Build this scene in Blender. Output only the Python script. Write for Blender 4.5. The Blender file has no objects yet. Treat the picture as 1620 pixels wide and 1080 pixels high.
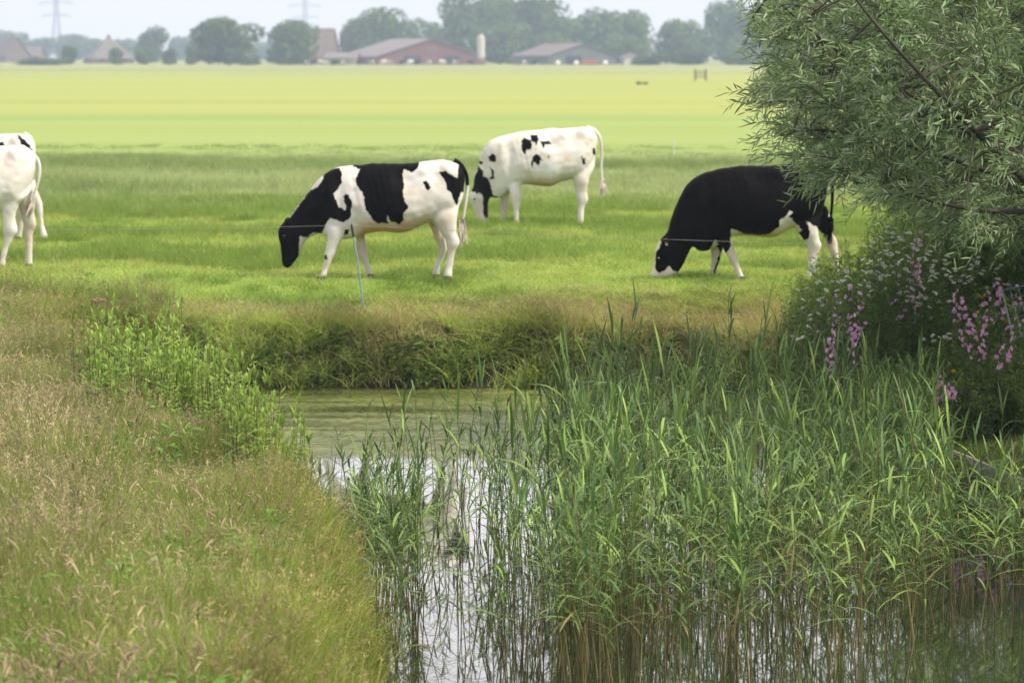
import bpy, bmesh, math, random
import numpy as np
from mathutils import Vector, Matrix

rng = np.random.default_rng(7)
random.seed(7)
SC = bpy.context.scene
COL = SC.collection
R = math.radians

# ------------------------------------------------------------------ camera
F = 5000.0                       # focal length in photograph pixels (1620 wide)
CAMZ = 2.75
TH = math.atan(452 / F)
cd = bpy.data.cameras.new('camera')
cam = bpy.data.objects.new('camera', cd)
COL.objects.link(cam)
cam.location = (0, 0, CAMZ)
cam.rotation_euler = (math.pi / 2 - TH, 0, 0)
cd.sensor_width = 36
cd.lens = F / 1620 * 36
cd.clip_start = 0.1
cd.clip_end = 12000
cd.dof.use_dof = True
cd.dof.focus_distance = 24.0
cd.dof.aperture_fstop = 3.5
SC.camera = cam

# ------------------------------------------------------------------ world, sun, exposure
SUN_AZ, SUN_EL = R(106), R(48)    # azimuth clockwise from +Y
w = bpy.data.worlds.new('World')
SC.world = w
w.use_nodes = True
nt = w.node_tree
nt.nodes.clear()
sky = nt.nodes.new('ShaderNodeTexSky')
sky.sky_type = 'NISHITA'
sky.sun_disc = False
sky.sun_elevation = SUN_EL
sky.sun_rotation = SUN_AZ
sky.dust_density = 5
sky.air_density = 1.0
b1 = nt.nodes.new('ShaderNodeBackground'); b1.inputs[1].default_value = 0.12
b2 = nt.nodes.new('ShaderNodeBackground')
b2.inputs[0].default_value = (1.0, 0.95, 0.97, 1); b2.inputs[1].default_value = 1.5
mx = nt.nodes.new('ShaderNodeMixShader'); mx.inputs[0].default_value = 0.8
wo = nt.nodes.new('ShaderNodeOutputWorld')
nt.links.new(sky.outputs[0], b1.inputs[0])
nt.links.new(b1.outputs[0], mx.inputs[1])
nt.links.new(b2.outputs[0], mx.inputs[2])
nt.links.new(mx.outputs[0], wo.inputs[0])
sd = bpy.data.lights.new('sun', 'SUN')
sd.energy = 4.8
sd.angle = R(5)
sd.color = (1.0, 0.91, 0.74)
sun = bpy.data.objects.new('sun', sd)
COL.objects.link(sun)
S = Vector((math.sin(SUN_AZ) * math.cos(SUN_EL), math.cos(SUN_AZ) * math.cos(SUN_EL), math.sin(SUN_EL)))
sun.rotation_euler = S.to_track_quat('Z', 'Y').to_euler()
sun.location = (30, 10, 30)
SC.view_settings.view_transform = 'Standard'
SC.view_settings.look = 'None'
SC.view_settings.exposure = 0.15
SC.view_settings.gamma = 1.0
SC.cycles.use_denoising = True
SC.cycles.max_bounces = 6
SC.cycles.diffuse_bounces = 3
SC.cycles.glossy_bounces = 3
SC.cycles.transmission_bounces = 4
SC.cycles.volume_bounces = 0
SC.cycles.caustics_reflective = False
SC.cycles.caustics_refractive = False
SC.cycles.sample_clamp_indirect = 4

# ------------------------------------------------------------------ helpers
def at(px, py, Y):
    """world point on the photograph's ray through (px, py) at depth Y"""
    x = (px - 810) / F; u = -(py - 540) / F
    dy = math.cos(TH) + u * math.sin(TH); dz = -math.sin(TH) + u * math.cos(TH)
    t = Y / dy
    return Vector((x * t, Y, CAMZ + dz * t))

def ground(px, py, z=0.0):
    x = (px - 810) / F; u = -(py - 540) / F
    dy = math.cos(TH) + u * math.sin(TH); dz = -math.sin(TH) + u * math.cos(TH)
    t = (z - CAMZ) / dz
    return Vector((x * t, dy * t, z))

def project(P):
    P = np.asarray(P, float)
    dy = P[..., 1]; dz = P[..., 2] - CAMZ
    dep = dy * math.cos(TH) - dz * math.sin(TH)
    u = dy * math.sin(TH) + dz * math.cos(TH)
    return 810 + F * P[..., 0] / dep, 540 - F * u / dep

def tag(o, label=None, cat=None, group=None, kind=None):
    if label: o['label'] = label
    if cat: o['category'] = cat
    if group: o['group'] = group
    if kind: o['kind'] = kind
    return o

def empty(name, loc=(0, 0, 0), rz=0.0):
    o = bpy.data.objects.new(name, None)
    o.empty_display_size = 0.1
    COL.objects.link(o)
    o.location = loc
    o.rotation_euler = (0, 0, rz)
    return o

def mesh_np(name, V, Q, mats, col=None, smooth=False, midx=None, attrs=None):
    """mesh data from arrays; Q is (n,4) or (n,3)"""
    me = bpy.data.meshes.new(name)
    V = np.asarray(V, np.float32); Q = np.asarray(Q, np.int32)
    k = Q.shape[1]
    me.vertices.add(len(V)); me.vertices.foreach_set('co', V.ravel())
    me.loops.add(Q.size); me.loops.foreach_set('vertex_index', Q.ravel())
    me.polygons.add(len(Q))
    me.polygons.foreach_set('loop_start', np.arange(0, Q.size, k, dtype=np.int32))
    if midx is not None:
        me.polygons.foreach_set('material_index', np.asarray(midx, np.int32))
    if smooth:
        me.polygons.foreach_set('use_smooth', np.ones(len(Q), bool))
    me.update(calc_edges=True)
    if col is not None:
        a = me.attributes.new('Col', 'FLOAT_COLOR', 'POINT')
        c4 = np.ones((len(V), 4), np.float32); c4[:, :3] = col
        a.data.foreach_set('color', c4.ravel())
    for k_, v_ in (attrs or {}).items():
        a = me.attributes.new(k_, 'FLOAT', 'POINT')
        a.data.foreach_set('value', np.asarray(v_, np.float32))
    for m in (mats if isinstance(mats, (list, tuple)) else [mats]):
        me.materials.append(m)
    return me

def obj(name, me, parent=None, loc=None, link=True):
    o = bpy.data.objects.new(name, me)
    if link: COL.objects.link(o)
    if parent is not None: o.parent = parent
    if loc is not None: o.location = loc
    return o

class MB:
    """collects simple solids into one mesh"""
    def __init__(s): s.v = []; s.f = []
    def add(s, V, Fc):
        n = len(s.v); s.v += [tuple(map(float, p)) for p in V]; s.f += [tuple(int(i) + n for i in f) for f in Fc]
    def box(s, a, b):
        x0, y0, z0 = a; x1, y1, z1 = b
        s.add([(x0,y0,z0),(x1,y0,z0),(x1,y1,z0),(x0,y1,z0),(x0,y0,z1),(x1,y0,z1),(x1,y1,z1),(x0,y1,z1)],
              [(0,3,2,1),(4,5,6,7),(0,1,5,4),(1,2,6,5),(2,3,7,6),(3,0,4,7)])
    def tube(s, P, rad, n=8):
        V, Q = tube_np(P, rad, n); m = len(P)
        s.add(V, Q); base = len(s.v) - len(V)
        s.f.append(tuple(base + i for i in range(n))[::-1]); s.f.append(tuple(base + (m - 1) * n + i for i in range(n)))
    def build(s, name, mat, parent=None, loc=None, smooth=False):
        me = bpy.data.meshes.new(name); me.from_pydata(s.v, [], s.f); me.update()
        if smooth: me.polygons.foreach_set('use_smooth', [True] * len(me.polygons))
        me.materials.append(mat)
        return obj(name, me, parent, loc)

def tube_np(P, rad, n=7):
    P = np.asarray(P, float); m = len(P)
    rad = np.broadcast_to(np.asarray(rad, float), (m,))
    T = np.gradient(P, axis=0); T /= np.linalg.norm(T, axis=1)[:, None] + 1e-9
    ref = np.array([0.31, 0.2, 0.93]) if abs(T[:, 2]).mean() < 0.8 else np.array([1, 0.1, 0.05])
    A = np.cross(T, ref); A /= np.linalg.norm(A, axis=1)[:, None] + 1e-9
    B = np.cross(T, A)
    th = np.arange(n) * 2 * math.pi / n
    V = P[:, None] + rad[:, None, None] * (np.cos(th)[None, :, None] * A[:, None] + np.sin(th)[None, :, None] * B[:, None])
    i = np.arange(m - 1)[:, None]; j = np.arange(n)[None]
    j2 = (j + 1) % n
    Q = np.stack([i * n + j, i * n + j2, (i + 1) * n + j2, (i + 1) * n + j], -1).reshape(-1, 4)
    return V.reshape(-1, 3), Q

def ribbons(base, d, L, wd, bend, levels=4, prof=None, side=None):
    """leaf/blade strips. base,d,bend:(N,3); L,wd:(N,). -> V, Q, t"""
    N = len(base)
    t = np.linspace(0, 1, levels)
    d = d / (np.linalg.norm(d, axis=1)[:, None] + 1e-9)
    P = base[:, None] + L[:, None, None] * (d[:, None] * t[None, :, None] + bend[:, None] * (t ** 2)[None, :, None])
    if side is None:
        rv = rng.normal(size=(N, 3)); side = np.cross(d, rv)
    side = side / (np.linalg.norm(side, axis=1)[:, None] + 1e-9)
    if prof is None: prof = (1 - t ** 1.6) * 0.94 + 0.06
    h = 0.5 * wd[:, None, None] * np.asarray(prof)[None, :, None] * side[:, None]
    V = np.stack([P - h, P + h], 2).reshape(-1, 3)
    b = (np.arange(N) * levels * 2)[:, None] + (np.arange(levels - 1) * 2)[None]
    Q = np.stack([b, b + 1, b + 3, b + 2], -1).reshape(-1, 4)
    tt = np.repeat(np.tile(t, N), 2)
    return V, Q, tt

def cat_geo(parts):
    """join (V,Q,C) triples"""
    Vs, Qs, Cs = [], [], []; n = 0
    for V, Q, C in parts:
        Vs.append(V); Qs.append(Q + n); Cs.append(np.broadcast_to(C, (len(V), 3))); n += len(V)
    return np.concatenate(Vs), np.concatenate(Qs), np.concatenate(Cs)

def unit(v): return v / (np.linalg.norm(v, axis=-1, keepdims=True) + 1e-9)

def sdf_poly(X, Y, poly):
    """signed distance, negative inside"""
    P = np.asarray(poly, float); n = len(P)
    d = np.full(X.shape, 1e18); inside = np.zeros(X.shape, bool)
    for i in range(n):
        ax, ay = P[i]; bx, by = P[(i + 1) % n]
        ex, ey = bx - ax, by - ay
        wx, wy = X - ax, Y - ay
        h = np.clip((wx * ex + wy * ey) / (ex * ex + ey * ey + 1e-12), 0, 1)
        d = np.minimum(d, (wx - ex * h) ** 2 + (wy - ey * h) ** 2)
        c = ((ay > Y) != (by > Y))
        with np.errstate(divide='ignore', invalid='ignore'):
            xx = ex * (Y - ay) / (ey if abs(ey) > 1e-12 else 1e-12) + ax
        inside ^= (c & (X < xx))
    d = np.sqrt(d)
    return np.where(inside, -d, d)

def vnoise(x, y, sc, seed=0):
    """cheap value noise, 0..1"""
    r = np.random.default_rng(seed); G = r.random((64, 64))
    x = np.asarray(x) * sc; y = np.asarray(y) * sc
    xi = np.floor(x).astype(int); yi = np.floor(y).astype(int)
    fx = x - xi; fy = y - yi
    fx = fx * fx * (3 - 2 * fx); fy = fy * fy * (3 - 2 * fy)
    g = lambda a, b: G[a % 64, b % 64]
    return (g(xi, yi) * (1 - fx) + g(xi + 1, yi) * fx) * (1 - fy) + (g(xi, yi + 1) * (1 - fx) + g(xi + 1, yi + 1) * fx) * fy

# ------------------------------------------------------------------ materials
def newmat(name):
    m = bpy.data.materials.new(name); m.use_nodes = True
    n = m.node_tree.nodes; n.clear()
    return m, n, m.node_tree.links

def leaf_mat(name, trans=0.35, rough=0.5, nscale=0.5, var=0.35, rvar=0.25, spec=0.3):
    m, n, l = newmat(name)
    out = n.new('ShaderNodeOutputMaterial')
    at_ = n.new('ShaderNodeAttribute'); at_.attribute_name = 'Col'
    geo = n.new('ShaderNodeNewGeometry')
    no = n.new('ShaderNodeTexNoise'); no.inputs['Scale'].default_value = nscale; no.inputs['Detail'].default_value = 3
    l.new(geo.outputs['Position'], no.inputs['Vector'])
    mr = n.new('ShaderNodeMapRange'); mr.inputs[1].default_value = 0.3; mr.inputs[2].default_value = 0.7
    mr.inputs[3].default_value = 1 - var; mr.inputs[4].default_value = 1 + var
    l.new(no.outputs['Fac'], mr.inputs[0])
    oi = n.new('ShaderNodeObjectInfo')
    mr2 = n.new('ShaderNodeMapRange'); mr2.inputs[3].default_value = 1 - rvar; mr2.inputs[4].default_value = 1 + rvar
    l.new(oi.outputs['Random'], mr2.inputs[0])
    mu = n.new('ShaderNodeMath'); mu.operation = 'MULTIPLY'
    l.new(mr.outputs[0], mu.inputs[0]); l.new(mr2.outputs[0], mu.inputs[1])
    hs = n.new('ShaderNodeHueSaturation')
    mh = n.new('ShaderNodeMapRange'); mh.inputs[3].default_value = 0.485; mh.inputs[4].default_value = 0.515
    l.new(no.outputs['Fac'], mh.inputs[0]); l.new(mh.outputs[0], hs.inputs['Hue'])
    l.new(mu.outputs[0], hs.inputs['Value']); l.new(at_.outputs['Color'], hs.inputs['Color'])
    p = n.new('ShaderNodeBsdfPrincipled'); p.inputs['Roughness'].default_value = rough
    p.inputs['Specular IOR Level'].default_value = spec
    tr = n.new('ShaderNodeBsdfTranslucent')
    l.new(hs.outputs[0], p.inputs['Base Color']); l.new(hs.outputs[0], tr.inputs['Color'])
    ms = n.new('ShaderNodeMixShader'); ms.inputs[0].default_value = trans
    l.new(p.outputs[0], ms.inputs[1]); l.new(tr.outputs[0], ms.inputs[2])
    l.new(ms.outputs[0], out.inputs[0])
    return m

def plain_mat(name, col, rough=0.7, var=0.2, nscale=6.0, bump=0.1, metal=0.0):
    m, n, l = newmat(name)
    out = n.new('ShaderNodeOutputMaterial'); p = n.new('ShaderNodeBsdfPrincipled')
    tc = n.new('ShaderNodeTexCoord'); no = n.new('ShaderNodeTexNoise')
    no.inputs['Scale'].default_value = nscale; no.inputs['Detail'].default_value = 5
    l.new(tc.outputs['Object'], no.inputs['Vector'])
    mr = n.new('ShaderNodeMapRange'); mr.inputs[1].default_value = 0.25; mr.inputs[2].default_value = 0.75
    mr.inputs[3].default_value = 1 - var; mr.inputs[4].default_value = 1 + var
    l.new(no.outputs['Fac'], mr.inputs[0])
    hs = n.new('ShaderNodeHueSaturation'); hs.inputs['Color'].default_value = (*col, 1)
    l.new(mr.outputs[0], hs.inputs['Value']); l.new(hs.outputs[0], p.inputs['Base Color'])
    p.inputs['Roughness'].default_value = rough; p.inputs['Metallic'].default_value = metal
    if bump:
        b = n.new('ShaderNodeBump'); b.inputs['Strength'].default_value = bump; b.inputs['Distance'].default_value = 0.02
        l.new(no.outputs['Fac'], b.inputs['Height']); l.new(b.outputs[0], p.inputs['Normal'])
    l.new(p.outputs[0], out.inputs[0])
    return m

M_GRASS = leaf_mat('pasture_grass', 0.42, 0.6, 0.35, 0.14, 0.2, 0.12)
M_MEADOW = leaf_mat('meadow_grass', 0.38, 0.6, 0.8, 0.3, 0.3, 0.12)
M_REED = leaf_mat('reed', 0.24, 0.45, 1.2, 0.2, 0.3, 0.22)
M_WEED = leaf_mat('weed', 0.42, 0.5, 1.5, 0.2, 0.15, 0.18)
M_WILLOW = leaf_mat('willow_leaf', 0.26, 0.45, 1.2, 0.25, 0.0, 0.22)
M_TREE = leaf_mat('tree_leaf', 0.25, 0.6, 0.12, 0.3, 0.15, 0.15)
M_PETAL = leaf_mat('petal', 0.35, 0.6, 20.0, 0.12, 0.15, 0.2)
M_BARK = plain_mat('bark', (0.035, 0.03, 0.024), 0.85, 0.4, 9, 0.4)

# ------------------------------------------------------------------ terrain
WZ = -1.05
POND = [(-0.6, 5), (4.2, 5), (4.4, 24), (4.15, 27.4), (3.75, 29), (3.35, 31), (3.0, 33), (2.7, 35.2), (2.2, 36.0),
        (-1.0, 36.1), (-5.0, 36.0), (-4.7, 34.0), (-3.75, 31.8), (-2.9, 29.1), (-2.4, 27), (-1.85, 25.3), (-1.22, 22.6), (-0.86, 19.2), (-0.7, 14)]
def hz(x, y):
    x = np.asarray(x, float); y = np.asarray(y, float)
    q = sdf_poly(x, y, POND)
    a = np.interp(q, [-2.5, -0.5, 0, 0.22, 0.45, 1.5, 2.6], [-1.9, -1.5, WZ - 0.02, -0.72, -0.42, -0.06, 0.0])
    b = np.interp(q, [-2.5, -0.5, 0, 0.15, 2.2, 4.5], [-1.9, -1.5, WZ - 0.02, -0.9, -0.62, -0.1])
    wr = np.clip((x - 2.9) / 0.9, 0, 1) * np.clip((y - 20) / 4, 0, 1) * np.clip((36 - y) / 3, 0, 1)
    z = a * (1 - wr) + b * wr
    wl = np.clip((-x + 0.2) / 0.6, 0, 1) * np.clip((38.8 - y) / 2.6, 0, 1) * np.clip(q / 0.5, 0, 1)
    z = z - wl * np.clip(z + 0.42, 0, 0.42)
    bump = (vnoise(x, y, 0.9, 3) - 0.5) * 0.10 + (vnoise(x, y, 0.23, 4) - 0.5) * 0.06
    return z + bump * np.clip(q / 0.8, 0, 1) * np.clip((70 - y) / 10, 0, 1)

def build_ground():
    def axis(lo, hi, a, b, st, grow):
        m = list(np.arange(a, b, st)); v = b; s = st
        while v < hi: m.append(v); s *= grow; v += s
        m.append(hi); v = a; s = st; pre = []
        while v > lo: s *= grow; v -= s; pre.append(max(v, lo))
        return np.array(sorted(set(pre + m)))
    xs = axis(-2600, 2600, -9, 9, 0.16, 1.25)
    ys = axis(-150, 2600, 6, 46, 0.16, 1.12)
    X, Y = np.meshgrid(xs, ys)
    Z = hz(X, Y)
    V = np.stack([X, Y, Z], -1).reshape(-1, 3)
    nx, ny = len(xs), len(ys)
    i = np.arange(ny - 1)[:, None] * nx; j = np.arange(nx - 1)[None]
    Q = np.stack([i + j, i + j + 1, i + j + 1 + nx, i + j + nx], -1).reshape(-1, 4)
    m, n, l = newmat('ground')
    out = n.new('ShaderNodeOutputMaterial'); p = n.new('ShaderNodeBsdfPrincipled'); p.inputs['Roughness'].default_value = 0.9
    p.inputs['Specular IOR Level'].default_value = 0.1
    g = n.new('ShaderNodeNewGeometry'); sx = n.new('ShaderNodeSeparateXYZ'); l.new(g.outputs['Position'], sx.inputs[0])
    def noise(sc, sclx=1.0, det=4):
        mp = n.new('ShaderNodeMapping'); mp.inputs['Scale'].default_value = (sclx, 1, 1)
        l.new(g.outputs['Position'], mp.inputs[0])
        t = n.new('ShaderNodeTexNoise'); t.inputs['Scale'].default_value = sc; t.inputs['Detail'].default_value = det
        l.new(mp.outputs[0], t.inputs['Vector']); return t.outputs['Fac']
    def ramp(f, c):
        r = n.new('ShaderNodeValToRGB'); l.new(f, r.inputs[0])
        e = r.color_ramp.elements
        while len(e) < len(c): e.new(0.5)
        for q, (po, co) in zip(e, c): q.position = po; q.color = (*co, 1)
        return r.outputs[0]
    def math_(op, a, b):
        t = n.new('ShaderNodeMath'); t.operation = op
        for k_, v_ in enumerate((a, b)):
            if isinstance(v_, (int, float)): t.inputs[k_].default_value = v_
            else: l.new(v_, t.inputs[k_])
        return t.outputs[0]
    def mix(f, a, b):
        t = n.new('ShaderNodeMix'); t.data_type = 'RGBA'
        l.new(f, t.inputs['Factor']); l.new(a, t.inputs['A']); l.new(b, t.inputs['B']); return t.outputs['Result']
    def band(edge, soft, wob=4.0, sc=0.05):
        nz = noise(sc)
        v = math_('ADD', sx.outputs['Y'], math_('MULTIPLY', math_('SUBTRACT', nz, 0.5), wob))
        mr = n.new('ShaderNodeMapRange'); mr.inputs[1].default_value = edge; mr.inputs[2].default_value = edge + soft
        l.new(v, mr.inputs[0]); return mr.outputs[0]
    past = ramp(noise(0.6), [(0.3, (0.12, 0.20, 0.03)), (0.7, (0.19, 0.26, 0.05))])
    rough = ramp(noise(0.5), [(0.3, (0.15, 0.21, 0.065)), (0.7, (0.23, 0.28, 0.11))])
    field = ramp(noise(0.045, 0.12), [(0.3, (0.24, 0.285, 0.078)), (0.5, (0.27, 0.305, 0.08)), (0.7, (0.30, 0.32, 0.09))])
    verge = ramp(noise(0.03, 0.2), [(0.35, (0.17, 0.22, 0.07)), (0.65, (0.33, 0.33, 0.14))])
    soil = ramp(noise(3.0), [(0.3, (0.03, 0.026, 0.016)), (0.7, (0.06, 0.055, 0.03))])
    nearf = ramp(noise(0.06, 0.15), [(0.3, (0.20, 0.27, 0.075)), (0.7, (0.25, 0.31, 0.09))])
    c = mix(band(80, 10, 14, 0.12), mix(band(57, 6), past, rough), mix(band(140, 22, 24, 0.04), nearf, field))
    c = mix(band(455, 30, 60, 0.01), c, verge)
    mrz = n.new('ShaderNodeMapRange'); mrz.inputs[1].default_value = -0.1; mrz.inputs[2].default_value = -0.45
    l.new(sx.outputs['Z'], mrz.inputs[0])
    c = mix(mrz.outputs[0], c, soil)
    l.new(c, p.inputs['Base Color'])
    bp = n.new('ShaderNodeBump'); bp.inputs['Strength'].default_value = 0.6; bp.inputs['Distance'].default_value = 0.05
    l.new(noise(9.0), bp.inputs['Height']); l.new(bp.outputs[0], p.inputs['Normal'])
    l.new(p.outputs[0], out.inputs[0])
    o = obj('ground', mesh_np('ground', V, Q, m, smooth=True))
    tag(o, kind='structure')
build_ground()

def build_water():
    m, n, l = newmat('water')
    out = n.new('ShaderNodeOutputMaterial')
    g = n.new('ShaderNodeNewGeometry'); sx = n.new('ShaderNodeSeparateXYZ'); l.new(g.outputs['Position'], sx.inputs[0])
    def noise(sc, scl, det=3):
        mp = n.new('ShaderNodeMapping'); mp.inputs['Scale'].default_value = scl
        l.new(g.outputs['Position'], mp.inputs[0])
        t = n.new('ShaderNodeTexNoise'); t.inputs['Scale'].default_value = sc; t.inputs['Detail'].default_value = det
        l.new(mp.outputs[0], t.inputs['Vector']); return t.outputs['Fac']
    p = n.new('ShaderNodeBsdfPrincipled')
    p.inputs['Base Color'].default_value = (0.020, 0.022, 0.010, 1)
    p.inputs['Roughness'].default_value = 0.02; p.inputs['IOR'].default_value = 1.55
    p.inputs['Coat Weight'].default_value = 1.0; p.inputs['Coat Roughness'].default_value = 0.02
    b = n.new('ShaderNodeBump'); b.inputs['Strength'].default_value = 0.10; b.inputs['Distance'].default_value = 0.02
    l.new(noise(3.0, (0.6, 1.8, 1)), b.inputs['Height']); l.new(b.outputs[0], p.inputs['Normal'])
    # floating duckweed and algae film over the far half
    q = n.new('ShaderNodeBsdfPrincipled'); q.inputs['Roughness'].default_value = 0.32
    r = n.new('ShaderNodeValToRGB'); l.new(noise(2.2, (0.5, 1.4, 1), 6), r.inputs[0])
    e = r.color_ramp.elements
    e[0].position = 0.35; e[0].color = (0.08, 0.10, 0.022, 1); e[1].position = 0.7; e[1].color = (0.20, 0.225, 0.06, 1)
    l.new(r.outputs[0], q.inputs['Base Color'])
    ad = n.new('ShaderNodeMath'); ad.operation = 'MULTIPLY_ADD'
    l.new(noise(0.8, (0.35, 1, 1), 4), ad.inputs[0]); ad.inputs[1].default_value = 5.0; l.new(sx.outputs['Y'], ad.inputs[2])
    mr = n.new('ShaderNodeMapRange'); mr.inputs[1].default_value = 31.2; mr.inputs[2].default_value = 32.2
    l.new(ad.outputs[0], mr.inputs[0])
    r2 = n.new('ShaderNodeValToRGB'); l.new(noise(1.1, (0.22, 1.5, 1), 6), r2.inputs[0])
    e = r2.color_ramp.elements; e[0].position = 0.36; e[0].color = (0.35,) * 3 + (1,); e[1].position = 0.52; e[1].color = (0.95,) * 3 + (1,)
    r3 = n.new('ShaderNodeValToRGB'); l.new(noise(16.0, (0.6, 1.3, 1), 5), r3.inputs[0])
    e = r3.color_ramp.elements; e[0].position = 0.38; e[0].color = (0.3,) * 3 + (1,); e[1].position = 0.52; e[1].color = (1,) * 3 + (1,)
    m0 = n.new('ShaderNodeMath'); m0.operation = 'MULTIPLY'; l.new(r2.outputs[0], m0.inputs[0]); l.new(r3.outputs[0], m0.inputs[1])
    mu = n.new('ShaderNodeMath'); mu.operation = 'MULTIPLY'
    l.new(mr.outputs[0], mu.inputs[0]); l.new(m0.outputs[0], mu.inputs[1])
    ms = n.new('ShaderNodeMixShader'); l.new(mu.outputs[0], ms.inputs[0]); l.new(p.outputs[0], ms.inputs[1]); l.new(q.outputs[0], ms.inputs[2])
    l.new(ms.outputs[0], out.inputs[0])
    V = [(-6.5, 4, WZ), (6.5, 4, WZ), (6.5, 37.0, WZ), (-6.5, 37.0, WZ)]
    tag(obj('pond_water', mesh_np('pond_water', V, [(0, 1, 2, 3)], m)), kind='structure')
build_water()

# ------------------------------------------------------------------ scatter by geometry nodes (for uncountable stuff)
def scatter(name, clumps, P, rot, scl, idx):
    me = bpy.data.meshes.new(name)
    n_ = len(P)
    me.vertices.add(n_); me.vertices.foreach_set('co', np.asarray(P, np.float32).ravel())
    a = me.attributes.new('rot', 'FLOAT_VECTOR', 'POINT'); a.data.foreach_set('vector', np.asarray(rot, np.float32).ravel())
    a = me.attributes.new('scl', 'FLOAT_VECTOR', 'POINT'); a.data.foreach_set('vector', np.asarray(scl, np.float32).ravel())
    a = me.attributes.new('idx', 'INT', 'POINT'); a.data.foreach_set('value', np.asarray(idx, np.int32))
    o = obj(name, me)
    g = bpy.data.node_groups.new(name + '_nodes', 'GeometryNodeTree')
    g.interface.new_socket('Geometry', in_out='INPUT', socket_type='NodeSocketGeometry')
    g.interface.new_socket('Geometry', in_out='OUTPUT', socket_type='NodeSocketGeometry')
    n = g.nodes; l = g.links
    gi = n.new('NodeGroupInput'); go = n.new('NodeGroupOutput')
    iop = n.new('GeometryNodeInstanceOnPoints')
    jn = n.new('GeometryNodeJoinGeometry')
    for k, me_ in reversed(list(enumerate(clumps))):
        src = bpy.data.objects.new(name + '_source', me_)      # data source only, not in the scene
        oi = n.new('GeometryNodeObjectInfo'); oi.inputs['Object'].default_value = src
        gt = n.new('GeometryNodeGeometryToInstance')
        l.new(oi.outputs['Geometry'], gt.inputs[0]); l.new(gt.outputs[0], jn.inputs[0])
    def na(nm, ty):
        t = n.new('GeometryNodeInputNamedAttribute'); t.data_type = ty; t.inputs['Name'].default_value = nm
        return t.outputs['Attribute']
    e2r = n.new('FunctionNodeEulerToRotation')
    l.new(na('rot', 'FLOAT_VECTOR'), e2r.inputs[0])
    l.new(gi.outputs[0], iop.inputs['Points']); l.new(jn.outputs[0], iop.inputs['Instance'])
    iop.inputs['Pick Instance'].default_value = True
    l.new(na('idx', 'INT'), iop.inputs['Instance Index'])
    l.new(e2r.outputs[0], iop.inputs['Rotation']); l.new(na('scl', 'FLOAT_VECTOR'), iop.inputs['Scale'])
    l.new(iop.outputs[0], go.inputs[0])
    md = o.modifiers.new('scatter', 'NODES'); md.node_group = g
    return o

def blade_geo(N, rad, h0, h1, w0, w1, lean, droop, c0, c1, levels=4, tipc=None):
    a = rng.random(N) * 2 * math.pi; r_ = rad * np.sqrt(rng.random(N))
    base = np.stack([r_ * np.cos(a), r_ * np.sin(a), np.full(N, -0.03)], -1)
    la = rng.random(N) * 2 * math.pi
    ln = lean * rng.random(N)
    d = np.stack([ln * np.cos(la), ln * np.sin(la), np.ones(N)], -1)
    L = h0 + (h1 - h0) * rng.random(N)
    dr = droop * rng.random(N)
    bend = np.stack([dr * np.cos(la), dr * np.sin(la), -0.45 * dr], -1)
    V, Q, t = ribbons(base, d, L, w0 + (w1 - w0) * rng.random(N), bend, levels)
    k = rng.random(N)[:, None]
    c = np.asarray(c0) * (1 - k) + np.asarray(c1) * k
    C = np.repeat(c, levels * 2, axis=0)
    if tipc is not None:
        tm = (np.clip((t - 0.6) / 0.4, 0, 1) * np.repeat(rng.random(N) < 0.5, levels * 2))[:, None]
        C = C * (1 - tm) + np.asarray(tipc) * tm
    return V, Q, C

def panicle_geo(N, rad, h0, h1, cs, ch, headlen=0.12, nb=9):
    """thin stems with loose feathery heads"""
    out = []
    a = rng.random(N) * 2 * math.pi; r_ = rad * np.sqrt(rng.random(N))
    base = np.stack([r_ * np.cos(a), r_ * np.sin(a), np.full(N, -0.03)], -1)
    la = rng.random(N) * 6.283; ln = 0.22 * rng.random(N)
    d = np.stack([ln * np.cos(la), ln * np.sin(la), np.ones(N)], -1)
    L = h0 + (h1 - h0) * rng.random(N)
    bend = np.stack([0.12 * np.cos(la), 0.12 * np.sin(la), np.zeros(N) - 0.03], -1)
    V, Q, t = ribbons(base, d, L, np.full(N, 0.0035), bend, 4, prof=[1, 1, 0.9, 0.7])
    out.append((V, Q, cs))
    du = unit(d)
    tt = 1 - (headlen / L)[:, None] * rng.random((N, nb))
    pb = base[:, None] + L[:, None, None] * (du[:, None] * tt[..., None] + bend[:, None] * (tt ** 2)[..., None])
    pb = pb.reshape(-1, 3)
    dd = rng.normal(size=(N * nb, 3)) * 0.45 + np.array([0, 0, 1.0])
    V, Q, t = ribbons(pb, dd, 0.02 + 0.03 * rng.random(N * nb), 0.004 + 0.004 * rng.random(N * nb),
                      np.tile([[0, 0, -0.3]], (N * nb, 1)), 3, prof=[0.5, 1, 0.3])
    k = 0.75 + 0.5 * rng.random(N * nb)
    out.append((V, Q, np.asarray(ch) * np.repeat(k, 6)[:, None]))
    return cat_geo(out)

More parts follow.
